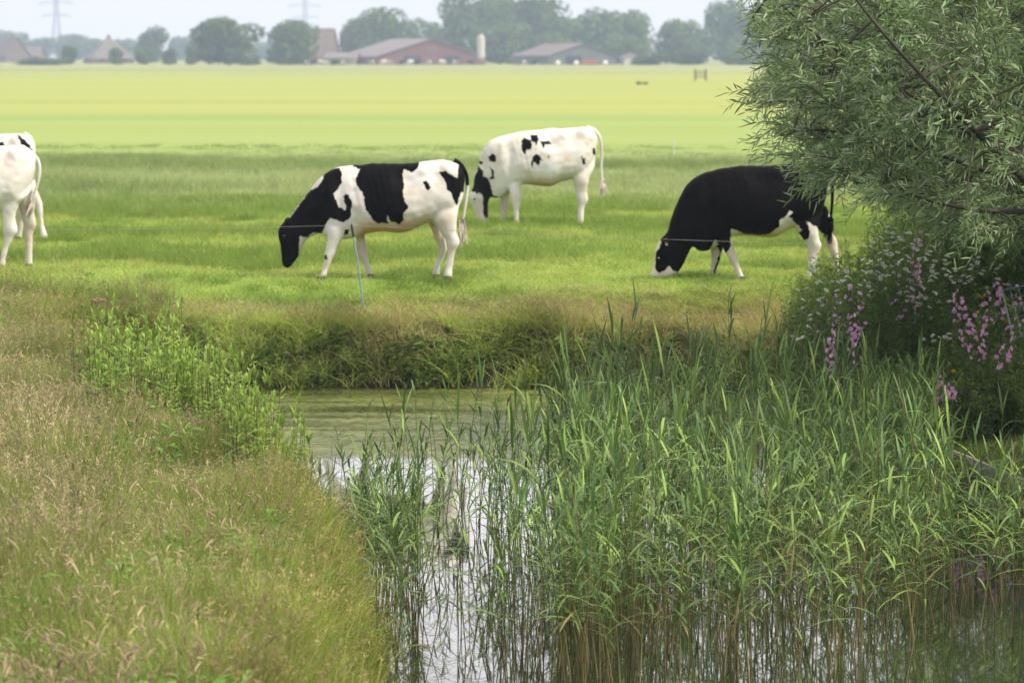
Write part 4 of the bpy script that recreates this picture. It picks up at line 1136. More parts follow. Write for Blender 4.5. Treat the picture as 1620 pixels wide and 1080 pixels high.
for px, pyt, Y, lab in [(470, 640, 24.6, 'tall single leafy weed against the water between the bank and the reeds'),
                        (362, 585, 27.6, 'leafy weed at the right end of the tall weed row, by the water'),
                        (300, 575, 27.2, 'leafy weed with bushy top in the tall row over the far water'),
                        (235, 600, 27.0, 'leafy weed at the dark gap under the far bank'),
                        (165, 590, 26.5, 'leafy weed at the left end of the tall weed row'),
                        (420, 880, 22.6, 'low leafy weed at the water edge below the single tall weed')]:
    t = at(px, pyt, Y); gz = float(hz(t.x, Y)); v = int(rng.integers(0, 5))
    weed(t.x, Y, v, max(0.5, (t.z - gz) / [0.75, 0.85, 0.65, 0.95, 0.8][v]), lab)
n_ = 0
while n_ < 125:
    y = 22.0 + 7.0 * rng.random(); x = -5 + 5 * rng.random()
    q = float(sdf_poly(np.array([x]), np.array([y]), POND)[0])
    wpx = project([x, y, -0.4])[0]
    if x < 0 and 0.05 < q < (1.9 if y > 24.5 else 0.8) and 130 < wpx < (395 if y > 25.5 else 470) and (y > 23 or rng.random() < 0.3):
        row = 'in the front row' if y < 24.5 else 'in the second row' if y < 26 else 'in the third row' if y < 27.5 else 'in the back row'
        where = row + ' of the shore thicket, ' + ['left end', 'left of its middle', 'in its middle', 'right of its middle', 'right end by the water'][int(np.searchsorted([215, 275, 325, 370], wpx))]
        weed(x, y, int(rng.integers(0, 5)), (0.95 + 0.35 * rng.random()) * (1 if y > 24.0 else 0.88), 'green leafy weed ' + where, 'weeds ' + where); n_ += 1

# dried umbel standing above the left grass
def hogweed(px, py, Y):
    t = at(px, py, Y); gz = float(hz(t.x, Y)); h = t.z - gz
    root = empty('dried_umbel', (t.x, Y, gz)); tag(root, 'dry brown umbel on a tall stalk above the left grass', 'plant')
    m = MB(); m.tube([(0, 0, -0.05), (0.01, 0, h * 0.5), (0, 0, h - 0.07)], [0.006, 0.005, 0.004], 6)
    M = plain_mat('dry_stalk', (0.34, 0.27, 0.14), 0.8, 0.2, 30, 0)
    m.build('stalk', M, root)
    m = MB()
    for k in range(16):
        a = k * 2.4; r_ = 0.085 * math.sqrt((k + 0.5) / 16)
        tip = (r_ * math.cos(a), r_ * math.sin(a), h - 0.01 + 0.02 * (1 - r_ / 0.085))
        m.tube([(0, 0, h - 0.07), (tip[0] * 0.6, tip[1] * 0.6, h - 0.03), tip], 0.0018, 4)
        V, Q = ball(tip, (0.014, 0.014, 0.010), 7, 5); m.add(V, Q)
    m.build('umbel', plain_mat('dry_umbel', (0.24, 0.14, 0.10), 0.9, 0.3, 40, 0), root)
hogweed(155, 474, 31.5)

# ------------------------------------------------------------------ flower patch below the willow
def herb_mass():
    cl = []
    for i in range(4):
        gs = []
        for k in range(9):
            a = rng.random() * 6.283; o = 0.16 * math.sqrt(rng.random()); h = 0.55 + 0.45 * rng.random(); la = rng.random() * 6.283; ln = 0.3 * rng.random()
            t = np.linspace(0, 1, 5)
            P = np.stack([o * math.cos(a) + h * ln * t * math.cos(la), o * math.sin(a) + h * ln * t * math.sin(la), h * t - 0.03], -1)
            V, Q = tube_np(P, np.linspace(0.0035, 0.0015, 5), 4); gs.append((V, Q, np.array([0.08, 0.12, 0.04])))
            n_ = 34; f = rng.random(n_)
            b = np.stack([np.interp(f, t, P[:, j]) for j in range(3)], -1); az = rng.random(n_) * 6.283
            d = np.stack([np.cos(az), np.sin(az), 0.3 + rng.random(n_)], -1)
            L = 0.04 + 0.06 * rng.random(n_)
            V, Q, tt = ribbons(b, d, L, 0.006 + 0.014 * rng.random(n_), np.column_stack([np.zeros((n_, 2)), -0.4 * rng.random(n_)]), 3, prof=[0.4, 1, 0.1])
            kk = rng.random(n_)[:, None]
            gs.append((V, Q, np.repeat(np.array([0.10, 0.18, 0.04]) * (1 - kk) + np.array([0.23, 0.32, 0.075]) * kk, 6, axis=0)))
        cl.append(clump_mesh('flower_patch_herb', gs, M_WEED))
    n_ = 1500
    XY = np.column_stack([2.7 + 4.6 * rng.random(n_), 29.6 + 5.6 * rng.random(n_)])
    q = sdf_poly(XY[:, 0], XY[:, 1], POND)
    edge = np.interp(XY[:, 1], [29.6, 31, 33, 35.2], [3.95, 3.3, 2.95, 3.1])
    XY = XY[(q > 0.08) & (XY[:, 0] > edge)]
    zs = np.interp(XY[:, 0], [2.9, 3.4, 4.2, 6], [0.6, 0.85, 1.2, 1.4]) * np.interp(XY[:, 1], [29.6, 31, 32.3, 33.3], [0.5, 0.62, 0.82, 1.1]) * np.where((XY[:, 0] > 4.3) & (XY[:, 1] > 32.6), 1.35, 1.0)
    put('flower_patch_foliage', cl, XY, 0.8, 1.1, zs=zs, tilt=0.1, label='dense dark green herb foliage of the flower patch under the willow', cat='foliage')
herb_mass()

def flower_mesh(kind):
    if kind == 'mallow':
        N = 5; az = np.arange(N) * 6.283 / N
        d = np.stack([np.cos(az), np.sin(az), np.full(N, 0.55)], -1)
        V, Q, t = ribbons(np.zeros((N, 3)), d, np.full(N, 0.036), np.full(N, 0.036), np.tile([[0, 0, -0.1]], (N, 1)), 4, prof=[0.2, 0.75, 1, 0.65],
                          side=np.stack([-np.sin(az), np.cos(az), np.zeros(N)], -1))
        C = np.array([0.78, 0.45, 0.72]) * (1 - 0.25 * (t[:, None] < 0.2)); g = [(V, Q, C)]
        V, Q = tube_np(np.array([[0, 0, 0], [0, 0, 0.012], [0, 0, 0.022]]), [0.004, 0.005, 0.001], 5); g.append((V, Q, np.array([0.7, 0.5, 0.55])))
    elif kind == 'knapweed':
        N = 34; r_ = rng.normal(size=(N, 3)); r_[:, 2] = np.abs(r_[:, 2]) * 0.7 + 0.2
        V, Q, t = ribbons(np.zeros((N, 3)), r_, np.full(N, 0.022), np.full(N, 0.006), np.zeros((N, 3)), 3, prof=[0.5, 1, 0.5])
        g = [(V, Q, np.array([0.22, 0.05, 0.26]))]
        V, Q = tube_np(np.array([[0, 0, -0.02], [0, 0, -0.01], [0, 0, 0.004]]), [0.004, 0.011, 0.007], 7); g.append((V, Q, np.array([0.05, 0.06, 0.03])))
    elif kind == 'umbel':
        N = 46; a = np.arange(N) * 2.4; rr = 0.038 * np.sqrt((np.arange(N) + 0.5) / N)
        b = np.stack([rr * np.cos(a), rr * np.sin(a), 0.006 * rng.random(N) - 4 * rr ** 2], -1)
        d = rng.normal(size=(N, 3)); d[:, 2] *= 0.25
        V, Q, t = ribbons(b - unit(d) * 0.005, d, np.full(N, 0.011), np.full(N, 0.010), np.zeros((N, 3)), 3, prof=[0.5, 1, 0.5])
        g = [(V, Q, np.array([0.82, 0.84, 0.78]))]
        for k in range(9):
            aa = k * 0.698; V, Q = tube_np(np.array([[0, 0, -0.045], [0.015 * math.cos(aa), 0.015 * math.sin(aa), -0.02], [0.03 * math.cos(aa), 0.03 * math.sin(aa), -0.004]]), 0.0009, 3)
            g.append((V, Q, np.array([0.12, 0.18, 0.06])))
    else:
        N = 13; az = np.arange(N) * 6.283 / N
        V, Q, t = ribbons(np.zeros((N, 3)), np.stack([np.cos(az), np.sin(az), np.full(N, 0.25)], -1), np.full(N, 0.028), np.full(N, 0.012), np.zeros((N, 3)), 3, prof=[0.5, 1, 0.5],
                          side=np.stack([-np.sin(az), np.cos(az), np.zeros(N)], -1))
        g = [(V, Q, np.array([0.80, 0.42, 0.02]))]
        V, Q = tube_np(np.array([[0, 0, 0], [0, 0, 0.006], [0, 0, 0.01]]), [0.009, 0.009, 0.002], 7); g.append((V, Q, np.array([0.5, 0.22, 0.02])))
    V, Q, C = cat_geo(g)
    return mesh_np(kind + '_flower', V, Q, M_PETAL, col=C)
FM = {k: flower_mesh(k) for k in ('mallow', 'knapweed', 'umbel', 'daisy')}
def flower_variant(kind, seed, stems, h, spread, per):
    r = np.random.default_rng(seed); sg, lg, fl = [], [], []
    for k in range(stems):
        a = r.random() * 6.283; hh = h * (0.72 + 0.3 * r.random()); e = spread * math.sqrt(r.random()); t = np.linspace(0, 1, 6)
        P = np.stack([e * math.cos(a) * t ** 1.3, e * math.sin(a) * t ** 1.3, hh * t - 0.03], -1)
        V, Q = tube_np(P, np.linspace(0.0035, 0.0016, 6), 4); sg.append((V, Q, np.array([0.11, 0.16, 0.05])))
        n_ = 16; f = 0.1 + 0.75 * r.random(n_); az = r.random(n_) * 6.283
        b = np.stack([np.interp(f, t, P[:, i]) for i in range(3)], -1)
        L = 0.05 + 0.05 * r.random(n_)
        V, Q, tt = ribbons(b, np.stack([np.cos(az), np.sin(az), 0.4 + 0.4 * r.random(n_)], -1), L, L * (0.45 if kind == 'mallow' else 0.2), np.column_stack([np.zeros((n_, 2)), -0.4 * r.random(n_)]), 4, prof=[0.3, 1, 0.8, 0.1])
        lg.append((V, Q, np.repeat(np.array([[0.08, 0.14, 0.035]]) * (0.7 + 0.7 * r.random((n_, 1))), 8, axis=0)))
        for j in range(per):
            f_ = 1 - 0.05 * j - 0.03 * r.random() * (j > 0)
            p = np.array([np.interp(f_, t, P[:, i]) for i in range(3)]) + (r.normal(size=3) * np.array([0.045, 0.045, 0.02]) if j else 0)
            fl.append((p, ((0.35 + 0.5 * r.random(), 0.0, r.random() * 6.283) if kind == 'umbel' else (0.9 + 0.5 * r.random(), 0.0, r.random() * 6.283)), 0.8 + 0.4 * r.random()))
    s_ = cat_geo(sg); l_ = cat_geo(lg)
    return (mesh_np('flower_stem', s_[0], s_[1], M_WEED, col=s_[2]), mesh_np('flower_foliage', l_[0], l_[1], M_WEED, col=l_[2]), fl, h)
FV = {'mallow': [flower_variant('mallow', 500 + i, 5, 0.9, 0.15, 4) for i in range(3)],
      'knapweed': [flower_variant('knapweed', 520 + i, 6, 0.85, 0.22, 1) for i in range(2)],
      'umbel': [flower_variant('umbel', 540 + i, 8, 0.95, 0.26, 1) for i in range(3)],
      'daisy': [flower_variant('daisy', 560, 2, 0.7, 0.08, 1)]}
NM = {'mallow': 'mallow_plant', 'knapweed': 'knapweed_plant', 'umbel': 'umbel_plant', 'daisy': 'daisy_plant'}
def flower_plant(kind, px, py, Y, label, group, sw=1.0):
    t = at(px, py, Y); gz = float(hz(t.x, Y)) - 0.02
    st, lf, fl, h = FV[kind][int(rng.integers(0, len(FV[kind])))]
    s_ = max(0.35, (t.z - gz) / h)
    root = empty(NM[kind], (t.x, Y, gz), rng.random() * 6.283)
    tag(root, label, 'flowering plant', group)
    for nm, me_ in (('stem', st), ('foliage', lf)):
        o = obj(nm, me_, root); o.scale = (sw, sw, s_)
    for p, r_, k in fl:
        o = obj('flower', FM[kind], root, (p[0] * sw, p[1] * sw, p[2] * s_)); o.rotation_euler = r_; k *= 0.72 if kind == 'umbel' else 0.66; o.scale = (k, k, k)
mal = 'pink mallows in the flower patch'
for px, py, Y, lab, sw in [
    (1312, 512, 30.6, 'dense pink mallow cluster at the left end of the reeds and flowers, left half', 0.6), (1345, 505, 30.5, 'dense pink mallow cluster low at the left of the flower patch, right half', 0.6),
    (1328, 540, 30.4, 'lowest pink mallow of the left cluster, just above the reed tips', 0.6),
    (1490, 592, 29.4, 'mauve mallow cluster low behind the reeds, left half', 0.6), (1505, 605, 29.3, 'mauve mallow cluster low behind the reeds, right half', 0.6),
    (1450, 362, 32.5, 'single pink mallow highest under the willow', 0.5), (1440, 400, 32, 'pink mallow amid white umbels, middle of the patch', 0.9), (1432, 428, 31.5, 'pink mallow below the white umbels in the middle', 0.8),
    (1330, 452, 31.6, 'pink mallow beside the black cow hind feet', 0.8), (1368, 456, 31.4, 'pale pink mallow left of the patch centre', 0.8), (1522, 452, 30.8, 'bright pink mallow left of the right-hand group', 0.9),
    (1535, 485, 30.4, 'pink mallow with a tall column of blooms, right half of the patch', 0.7), (1548, 510, 30, 'pink mallow low in the right-hand group', 0.7),
    (1565, 458, 30.5, 'pink mallow just left of the metal mesh panel', 0.9), (1590, 440, 30.6, 'pink mallow above the metal mesh panel', 0.9), (1612, 445, 30.2, 'pink mallow behind the metal mesh panel at the right edge', 0.8),
    (1592, 540, 29.8, 'pink mallow low at the right edge below the mesh panel', 0.7)]:
    flower_plant('mallow', px, py, Y, lab, mal, sw)
for px, py, Y, lab in [(1262, 458, 32.6, 'dark purple knapweed at the far left tip of the patch'), (1300, 440, 32.4, 'dark purple knapweed behind the left pink cluster'), (1352, 425, 32.3, 'dark purple knapweed below the black cow hind hoof'),
    (1378, 408, 32.4, 'dark purple knapweed row left of the white umbels'), (1398, 400, 32.5, 'violet knapweed beside the upper white umbels'), (1478, 374, 32.3, 'violet knapweed under the willow leaves'), (1320, 470, 31.4, 'purple knapweed low among the left foliage'), (1560, 600, 29.4, 'purple knapweed low behind the reeds at right')]:
    flower_plant('knapweed', px, py, Y, lab, 'purple knapweeds in the flower patch')
for i in range(30):
    px, py = [(1290, 452), (1310, 420), (1345, 400), (1365, 372), (1395, 362), (1418, 352), (1385, 392), (1425, 385), (1460, 390), (1490, 408), (1470, 428), (1505, 420), (1440, 446), (1415, 372), (1440, 356),
              (1470, 360), (1500, 375), (1525, 400), (1550, 405), (1575, 415), (1600, 410), (1455, 410), (1480, 470), (1500, 500), (1275, 490), (1330, 435), (1300, 480), (1405, 348), (1432, 340), (1388, 378)][i]
    vert = ', upper row' if py < 385 else ', lower row'
    flower_plant('umbel', px, py, 32.9 - 1.6 * rng.random(), 'white umbel flower plant left in the patch, by the cow' + vert if px < 1400 else 'white umbel flower plant left of centre under the willow' + vert if px < 1455 else 'white umbel flower plant right of centre under the willow' + vert if px < 1520 else 'white umbel flower plant in the right of the patch' + vert,
                 ('white umbels by the cow' if px < 1400 else 'white umbels left of centre' if px < 1455 else 'white umbels right of centre' if px < 1520 else 'white umbels at the right') + vert)
for px, py, Y, lab in [(1502, 556, 29.6, 'yellow daisy just above the mauve cluster'), (1487, 570, 29.6, 'yellow daisy left of the other, lower'), (1592, 517, 29.9, 'yellow daisy below the metal mesh panel'), (1555, 420, 31.4, 'orange-yellow daisy high under the willow at right')]:
    flower_plant('daisy', px, py, Y, lab, 'yellow daisies in the flower patch')

# galvanised mesh panel at the right edge, plank edging of the lawn
def mesh_panel():
    c = at(1603, 535, 29.5); root = empty('mesh_panel', c, R(-12)); root.rotation_euler[1] = R(-14)
    tag(root, 'small galvanised wire mesh panel standing at the right edge among flowers', 'mesh panel')
    def rod(a, b, r_, nm):
        m = MB(); m.tube([a, b], r_, 7); m.build(nm, M_STEEL, root)
    W_, H_ = 0.62, 0.46
    rod((0, 0, -0.02), (0, 0, H_), 0.008, 'frame_bar'); rod((W_, 0, -0.02), (W_, 0, H_), 0.008, 'frame_bar'); rod((0, 0.001, H_), (W_, 0.001, H_), 0.008, 'frame_bar'); rod((0, 0.001, 0), (W_, 0.001, 0), 0.006, 'frame_bar')
    for i in range(1, 5): rod((0, 0.006, H_ * i / 5), (W_, 0.006, H_ * i / 5), 0.0035, 'mesh_wire')
    for i in range(1, 8): rod((W_ * i / 8, 0.012, 0), (W_ * i / 8, 0.012, H_), 0.0035, 'mesh_wire')
mesh_panel()
M_PLANK = plain_mat('weathered_plank', (0.26, 0.24, 0.21), 0.85, 0.3, 12, 0.3)
for k, (a, b) in enumerate([((1480, 705), (1540, 728)), ((1542, 729), (1605, 756)), ((1607, 757), (1680, 785))]):
    A = ground(*a, -0.86); B_ = ground(*b, -0.86)
    m = MB(); d = (B_ - A).normalized(); nrm = Vector((-d.y, d.x, 0)) * 0.02
    V = [A - nrm, B_ - nrm, B_ + nrm, A + nrm]; lo = -0.32
    m.add([(v.x, v.y, v.z + lo) for v in V] + [(v.x, v.y, v.z + 0.02) for v in V], [(0,3,2,1),(4,5,6,7),(0,1,5,4),(1,2,6,5),(2,3,7,6),(3,0,4,7)])
    o = m.build('edging_plank', M_PLANK)
    tag(o, ['grey plank edging the lawn, leftmost, half hidden by reeds', 'grey plank edging the lawn, middle one', 'grey plank edging the lawn at the right edge'][k], 'plank', 'lawn edging planks')

# ------------------------------------------------------------------ far trees
def crown_variant(seed, lobes, n_q, flat=1.0):
    """unit crown: about 1 wide, 1 tall, base at 0"""
    r = np.random.default_rng(seed)
    cs = []
    for i in range(lobes):
        a = r.random() * 6.283; rr = 0.33 * math.sqrt(r.random()); z = 0.16 + 0.62 * r.random()
        cs.append((rr * math.cos(a), rr * math.sin(a), z, 0.17 + 0.10 * r.random()))
    cs.append((0, 0, 0.46, 0.38)); cs.append((0.12, 0, 0.25, 0.26)); cs.append((-0.12, 0.05, 0.25, 0.26))
    cs = np.array(cs)
    k = r.integers(0, len(cs), n_q); d = unit(r.normal(size=(n_q, 3)))
    rad = cs[k, 3] * (0.72 + 0.34 * r.random(n_q) ** 0.5)
    P = cs[k, :3] + d * rad[:, None]; P[:, 2] = np.maximum(P[:, 2], 0.02 + 0.08 * r.random(n_q))
    sd = unit(np.cross(d, r.normal(size=(n_q, 3)))); dd = unit(np.cross(sd, d) + 0.5 * r.normal(size=(n_q, 3)))
    L = 0.036 + 0.03 * r.random(n_q)
    V, Q, t = ribbons(P - dd * (L / 2)[:, None], dd, L, L * 0.9, d * -0.2, 3, prof=[0.5, 1, 0.4], side=sd)
    kk = r.random(n_q)[:, None]
    C = np.repeat(np.array([0.05, 0.10, 0.025]) * (1 - kk) + np.array([0.14, 0.20, 0.045]) * kk, 6, axis=0)
    return mesh_np('crown', V, Q, M_TREE, col=C)
CV = [crown_variant(700 + i, 18 + i % 4, 5200) for i in range(6)]
def trunk_mesh():
    g = []
    V, Q = tube_np(np.array([[0, 0, -0.02], [0.01, 0, 0.2], [-0.01, 0.01, 0.45], [0, 0, 0.75]]), [0.035, 0.026, 0.02, 0.008], 7); g.append((V, Q, np.zeros(3)))
    for k in range(5):
        a = k * 1.257; V, Q = tube_np(np.array([[0, 0, 0.2 + 0.05 * k], [0.12 * math.cos(a), 0.12 * math.sin(a), 0.36 + 0.05 * k], [0.26 * math.cos(a), 0.26 * math.sin(a), 0.48 + 0.05 * k]]), [0.014, 0.010, 0.004], 5); g.append((V, Q, np.zeros(3)))
    V, Q, C = cat_geo(g); return mesh_np('trunk', V, Q, M_BARK, smooth=True)
TM = trunk_mesh()
def far_tree(px, top, wpx, Y, label, group='trees along the far farms', lift=0.0):
    g = ground(px, 88 + CAMZ * F / Y); t = at(px, top, Y); b = Vector((t.x, Y, 0)); h = t.z; wd = wpx / F * Y
    root = empty('broadleaf_tree', b, rng.random() * 6.283); tag(root, label, 'tree', group)
    c = obj('crown', CV[int(rng.integers(0, 6))], root); c.scale = (wd * 1.12, wd * 1.12, h * 1.06)
    tk = obj('trunk', TM, root); tk.scale = (wd * 0.8, wd * 0.8, h)
for px, top, wd, Y, lab in [
    (362, 30, 104, 880, 'large round tree standing alone in the far field edge, left of the farm'), (457, 33, 84, 900, 'round dark tree right beside the tan farm roof'),
    (240, 40, 48, 1150, 'upright tree behind the row of small round trees'), (600, 14, 92, 1040, 'broad tree behind the left end of the red barn'), (562, 30, 50, 1050, 'smaller tree between tan roof and red barn'), (640, 32, 60, 1100, 'tree just right of the broad one behind the red barn'),
    (690, 36, 58, 1080, 'pale tree behind the ridge of the red barn'), (752, -14, 100, 1060, 'tallest dark tree behind the silo, left one'), (815, -22, 110, 1080, 'tallest tree of the wood right of the silo'), (868, 6, 84, 1080, 'tree in the wood left of the green shed roof'),
    (790, 40, 90, 1010, 'low dark tree at the foot of the wood by the silo'), (935, 12, 92, 1060, 'round tree behind the green shed ridge'), (1005, 18, 88, 1070, 'round tree behind the right end of the green shed'), (1065, 32, 84, 1040, 'low spreading tree right of the green shed'),
    (985, 55, 70, 1000, 'small dark tree directly behind the shed gable'), (1100, 48, 60, 1000, 'bushy tree where the wood ends right of the shed'), (1150, 2, 88, 1090, 'tall pale tree just left of the willow leaves'), (1215, 14, 80, 1090, 'tall tree half hidden behind the willow tips'), (1290, 20, 80, 1100, 'far tree hidden behind the willow leaves'), (1400, 10, 90, 1090, 'far tree farther right behind the willow'),
    (880, 50, 80, 1020, 'low dark tree behind the shed roof left end'), (840, 55, 70, 1015, 'low dark tree between silo and shed')]:
    far_tree(px, top, wd, Y, lab)
for px, top, wd, lab in [(18, 50, 52, 'hazy tree at the far left edge'), (62, 58, 60, 'hazy tree behind the left farmhouse'), (112, 55, 60, 'hazy tree behind the left pylon foot'), (152, 62, 50, 'hazy tree left of the pyramid roof'), (205, 62, 50, 'hazy tree right of the pyramid roof'), (285, 58, 48, 'hazy tree left of the large round tree'),
    (322, 62, 40, 'hazy tree peeping left of the large round tree'), (420, 66, 50, 'hazy tree between the two round trees'), (-20, 55, 60, 'hazy tree just outside the left edge')]:
    far_tree(px, top, wd, 1750 + 150 * rng.random(), lab, 'hazy trees on the left horizon')
for px, top, wd, lab in [(108, 73, 24, 'small bluish round tree by the left farmhouse'), (185, 76, 24, 'small round pollard below the pyramid roof, leftmost of the row'), (226, 76, 25, 'small round pollard, second of the row'), (267, 75, 24, 'small round pollard, third of the row'), (304, 74, 26, 'small round pollard touching the large round tree')]:
    far_tree(px, top, wd, 930, lab, 'row of small pollards')
for i, (px, top, wd, lab) in enumerate([(390, 88, 44, 'low pale shrub at the foot of the large round tree'), (530, 92, 40, 'low shrub below the tan farm roof'), (1030, 84, 60, 'low shrub right of the green shed'), (1090, 78, 50, 'yellowish shrub at the end of the wood'), (1170, 84, 60, 'low shrub left of the willow tips'), (60, 92, 90, 'long low hedge shrub at the far left')]):
    far_tree(px, top, wd, 900, lab, 'low shrubs at the farm edge')

# ------------------------------------------------------------------ far buildings
M_RED = plain_mat('red_cladding', (0.15, 0.055, 0.055), 0.7, 0.15, 0.6, 0.1)
M_ROOFG = plain_mat('grey_fibre_roof', (0.17, 0.14, 0.135), 0.8, 0.15, 0.4, 0.1)
M_ROOFP = plain_mat('rose_tile_roof', (0.14, 0.11, 0.10), 0.8, 0.2, 0.5, 0.1)
M_TILE = plain_mat('brown_tile_roof', (0.15, 0.11, 0.09), 0.8, 0.2, 0.5, 0.1)
M_THATCH = plain_mat('thatch', (0.15, 0.135, 0.115), 0.95, 0.2, 0.8, 0.3)
M_GREEN = plain_mat('green_grey_cladding', (0.085, 0.105, 0.095), 0.7, 0.15, 0.6, 0.1)
M_BRICK = plain_mat('brick_wall', (0.15, 0.105, 0.085), 0.85, 0.2, 1.5, 0.1)
M_WHITE = plain_mat('white_paint', (0.5, 0.48, 0.46), 0.6, 0.1, 2, 0)
M_GLASS = plain_mat('dark_glass', (0.03, 0.035, 0.04), 0.1, 0.1, 2, 0)
M_CONC = plain_mat('concrete', (0.42, 0.40, 0.38), 0.85, 0.15, 1, 0.1)
def gable(name, label, loc, rz, W_, D_, eave, ridge, mw, mr, cat, doors=(), wins=(), over=0.5, chimney=False):
    """gable end faces local -y, ridge runs along +y"""
    root = empty(name, loc, rz); tag(root, label, cat)
    m = MB(); w2 = W_ / 2
    m.add([(-w2, 0, 0), (w2, 0, 0), (w2, D_, 0), (-w2, D_, 0), (-w2, 0, eave), (w2, 0, eave), (w2, D_, eave), (-w2, D_, eave), (0, 0, ridge - 0.1), (0, D_, ridge - 0.1)],
          [(0, 1, 5, 8, 4), (3, 7, 9, 6, 2), (0, 4, 7, 3), (1, 2, 6, 5), (4, 8, 9, 7), (5, 6, 9, 8), (0, 3, 2, 1)])
    m.build('wall', mw, root)
    s_ = (ridge - eave) / w2; rf = None
    for sg in (-1, 1):
        m = MB(); x1 = sg * (w2 + over); z1 = eave - over * s_
        a = [(0, -over, ridge), (0, D_ + over, ridge), (x1, D_ + over, z1), (x1, -over, z1)]
        m.add([(x, y, z + 0.02) for x, y, z in a] + [(x, y, z + 0.22) for x, y, z in a], [(0,1,2,3),(7,6,5,4),(0,4,5,1),(1,5,6,2),(2,6,7,3),(3,7,4,0)])
        rf = m.build('roof', mr, root)
    for x, w_, h in doors:
        m = MB(); m.box((x - w_ / 2, -0.06, 0), (x + w_ / 2, 0.05, h)); m.build('door', M_GLASS if w_ > 2.5 else M_WHITE, root)
    for x, z, w_, h in wins:
        m = MB(); m.box((x - w_ / 2, -0.08, z), (x + w_ / 2, 0.04, z + h)); f = m.build('window', M_WHITE, root)
        m = MB(); m.box((x - w_ / 2 + 0.1, -0.11, z + 0.1), (x + w_ / 2 - 0.1, -0.08, z + h - 0.1)); m.build('pane', M_GLASS, f)
    if chimney:
        m = MB(); m.box((-0.45, D_ * 0.3, ridge - 0.6), (0.45, D_ * 0.3 + 0.8, ridge + 1.1)); m.build('chimney', M_BRICK, rf)
    return root
def gpos(px, Y): v = at(px, 95, Y); return (v.x, Y, 0)
hgt = lambda py, Y: at(0, py, Y).z
gable('red_barn', 'long low barn with red gable and grey roof at the far farm', gpos(683, 930), R(17), 33, 46, 2.4, hgt(62, 930), M_RED, M_ROOFG, 'barn', doors=[(-6, 5, 2.6), (6, 5, 2.6)], wins=[(0, 4.0, 2.0, 0.9)])
gable('farmhouse', 'tall brown tiled farmhouse roof beside the round dark tree', gpos(528, 960), R(78), 13, 16, 2.6, hgt(46, 960), M_BRICK, M_TILE, 'house', wins=[(-3, 0.9, 1.4, 1.3), (3, 0.9, 1.4, 1.3)], chimney=True)
gable('green_shed', 'green-grey shed with rose roof edge right of the silo', gpos(922, 935), R(24), 22, 26, 2.6, hgt(70, 935), M_GREEN, M_ROOFP, 'shed', doors=[(-3, 5, 2.6)])
gable('small_shed', 'small pale shed at the right end of the green shed', gpos(1003, 940), R(10), 6, 6, 2.0, 3.2, M_WHITE, M_ROOFG, 'shed', doors=[(0, 1.2, 1.9)])
gable('low_annex', 'low grey open annex left of the red barn', gpos(566, 945), R(80), 8, 9, 1.9, 3.4, M_CONC, M_ROOFG, 'shed')
gable('hazy_farmhouse', 'hazy farmhouse with chimney at the far left', gpos(28, 1250), R(30), 10, 14, 3, hgt(60, 1250), M_BRICK, M_TILE, 'house', wins=[(-2, 3.2, 1.1, 1.1), (2, 3.2, 1.1, 1.1)], chimney=True)
gable('hazy_long_barn', 'hazy long low barn right of the far left farmhouse', gpos(66, 1260), R(82), 9, 14, 2.6, hgt(74, 1260), M_BRICK, M_THATCH, 'barn')
def pyramid():
    Y = 1080; root = empty('pyramid_farmhouse', gpos(172, Y), R(20)); tag(root, 'pyramid roofed thatched farmhouse behind the small pollards', 'house')
    h = hgt(60, Y); w2 = 7.2
    m = MB(); m.box((-w2, -w2, 0), (w2, w2, 1.9)); m.build('wall', M_BRICK, root)
    e = w2 + 0.5; m = MB(); m.add([(-e, -e, 1.6), (e, -e, 1.6), (e, e, 1.6), (-e, e, 1.6), (-0.7, 0, h), (0.7, 0, h)], [(0, 1, 5, 4), (1, 2, 5), (2, 3, 4, 5), (3, 0, 4), (0, 3, 2, 1)])
    rf = m.build('roof', M_THATCH, root)
    m = MB(); m.box((-0.5, -0.4, h - 0.5), (0.5, 0.4, h + 0.9)); m.build('chimney', M_BRICK, rf)
    for x in (-4, 0, 4):
        m = MB(); m.box((x - 0.6, -w2 - 0.05, 0.5), (x + 0.6, -w2 + 0.05, 1.5)); m.build('window', M_GLASS, root)
pyramid()
def silo():
    Y = 925; root = empty('silo', gpos(761, Y)); tag(root, 'pale feed silo with feed pipe beside the red barn', 'silo'); h = hgt(54, Y); r_ = 1.1
    m = MB(); m.tube([(0, 0, 2.0), (0, 0, h - 1.2)], r_, 20); m.build('tank', M_WHITE, root, smooth=False)
    m = MB(); m.tube([(0, 0, h - 1.2), (0, 0, h - 0.3), (0, 0, h)], [r_ * 1.02, r_ * 0.5, 0.15], 20); m.build('dome', M_CONC, root)
    m = MB(); m.tube([(0, 0, 2.0), (0, 0, 0.9)], [r_ * 0.98, 0.3], 20); m.build('hopper', M_CONC, root)
    for k in range(4):
        a = k * 1.571 + 0.78; m = MB(); m.tube([(r_ * math.cos(a), r_ * math.sin(a), -0.1), (r_ * math.cos(a), r_ * math.sin(a), 2.6)], 0.08, 6); m.build('leg', M_STEEL, root)
    m = MB(); m.tube([(-0.2, -0.2, 0.9), (-2.5, 0.2, 4.0), (-5, 0.6, hgt(62, Y))], 0.12, 8); m.build('feed_pipe', M_STEEL, root)
silo()
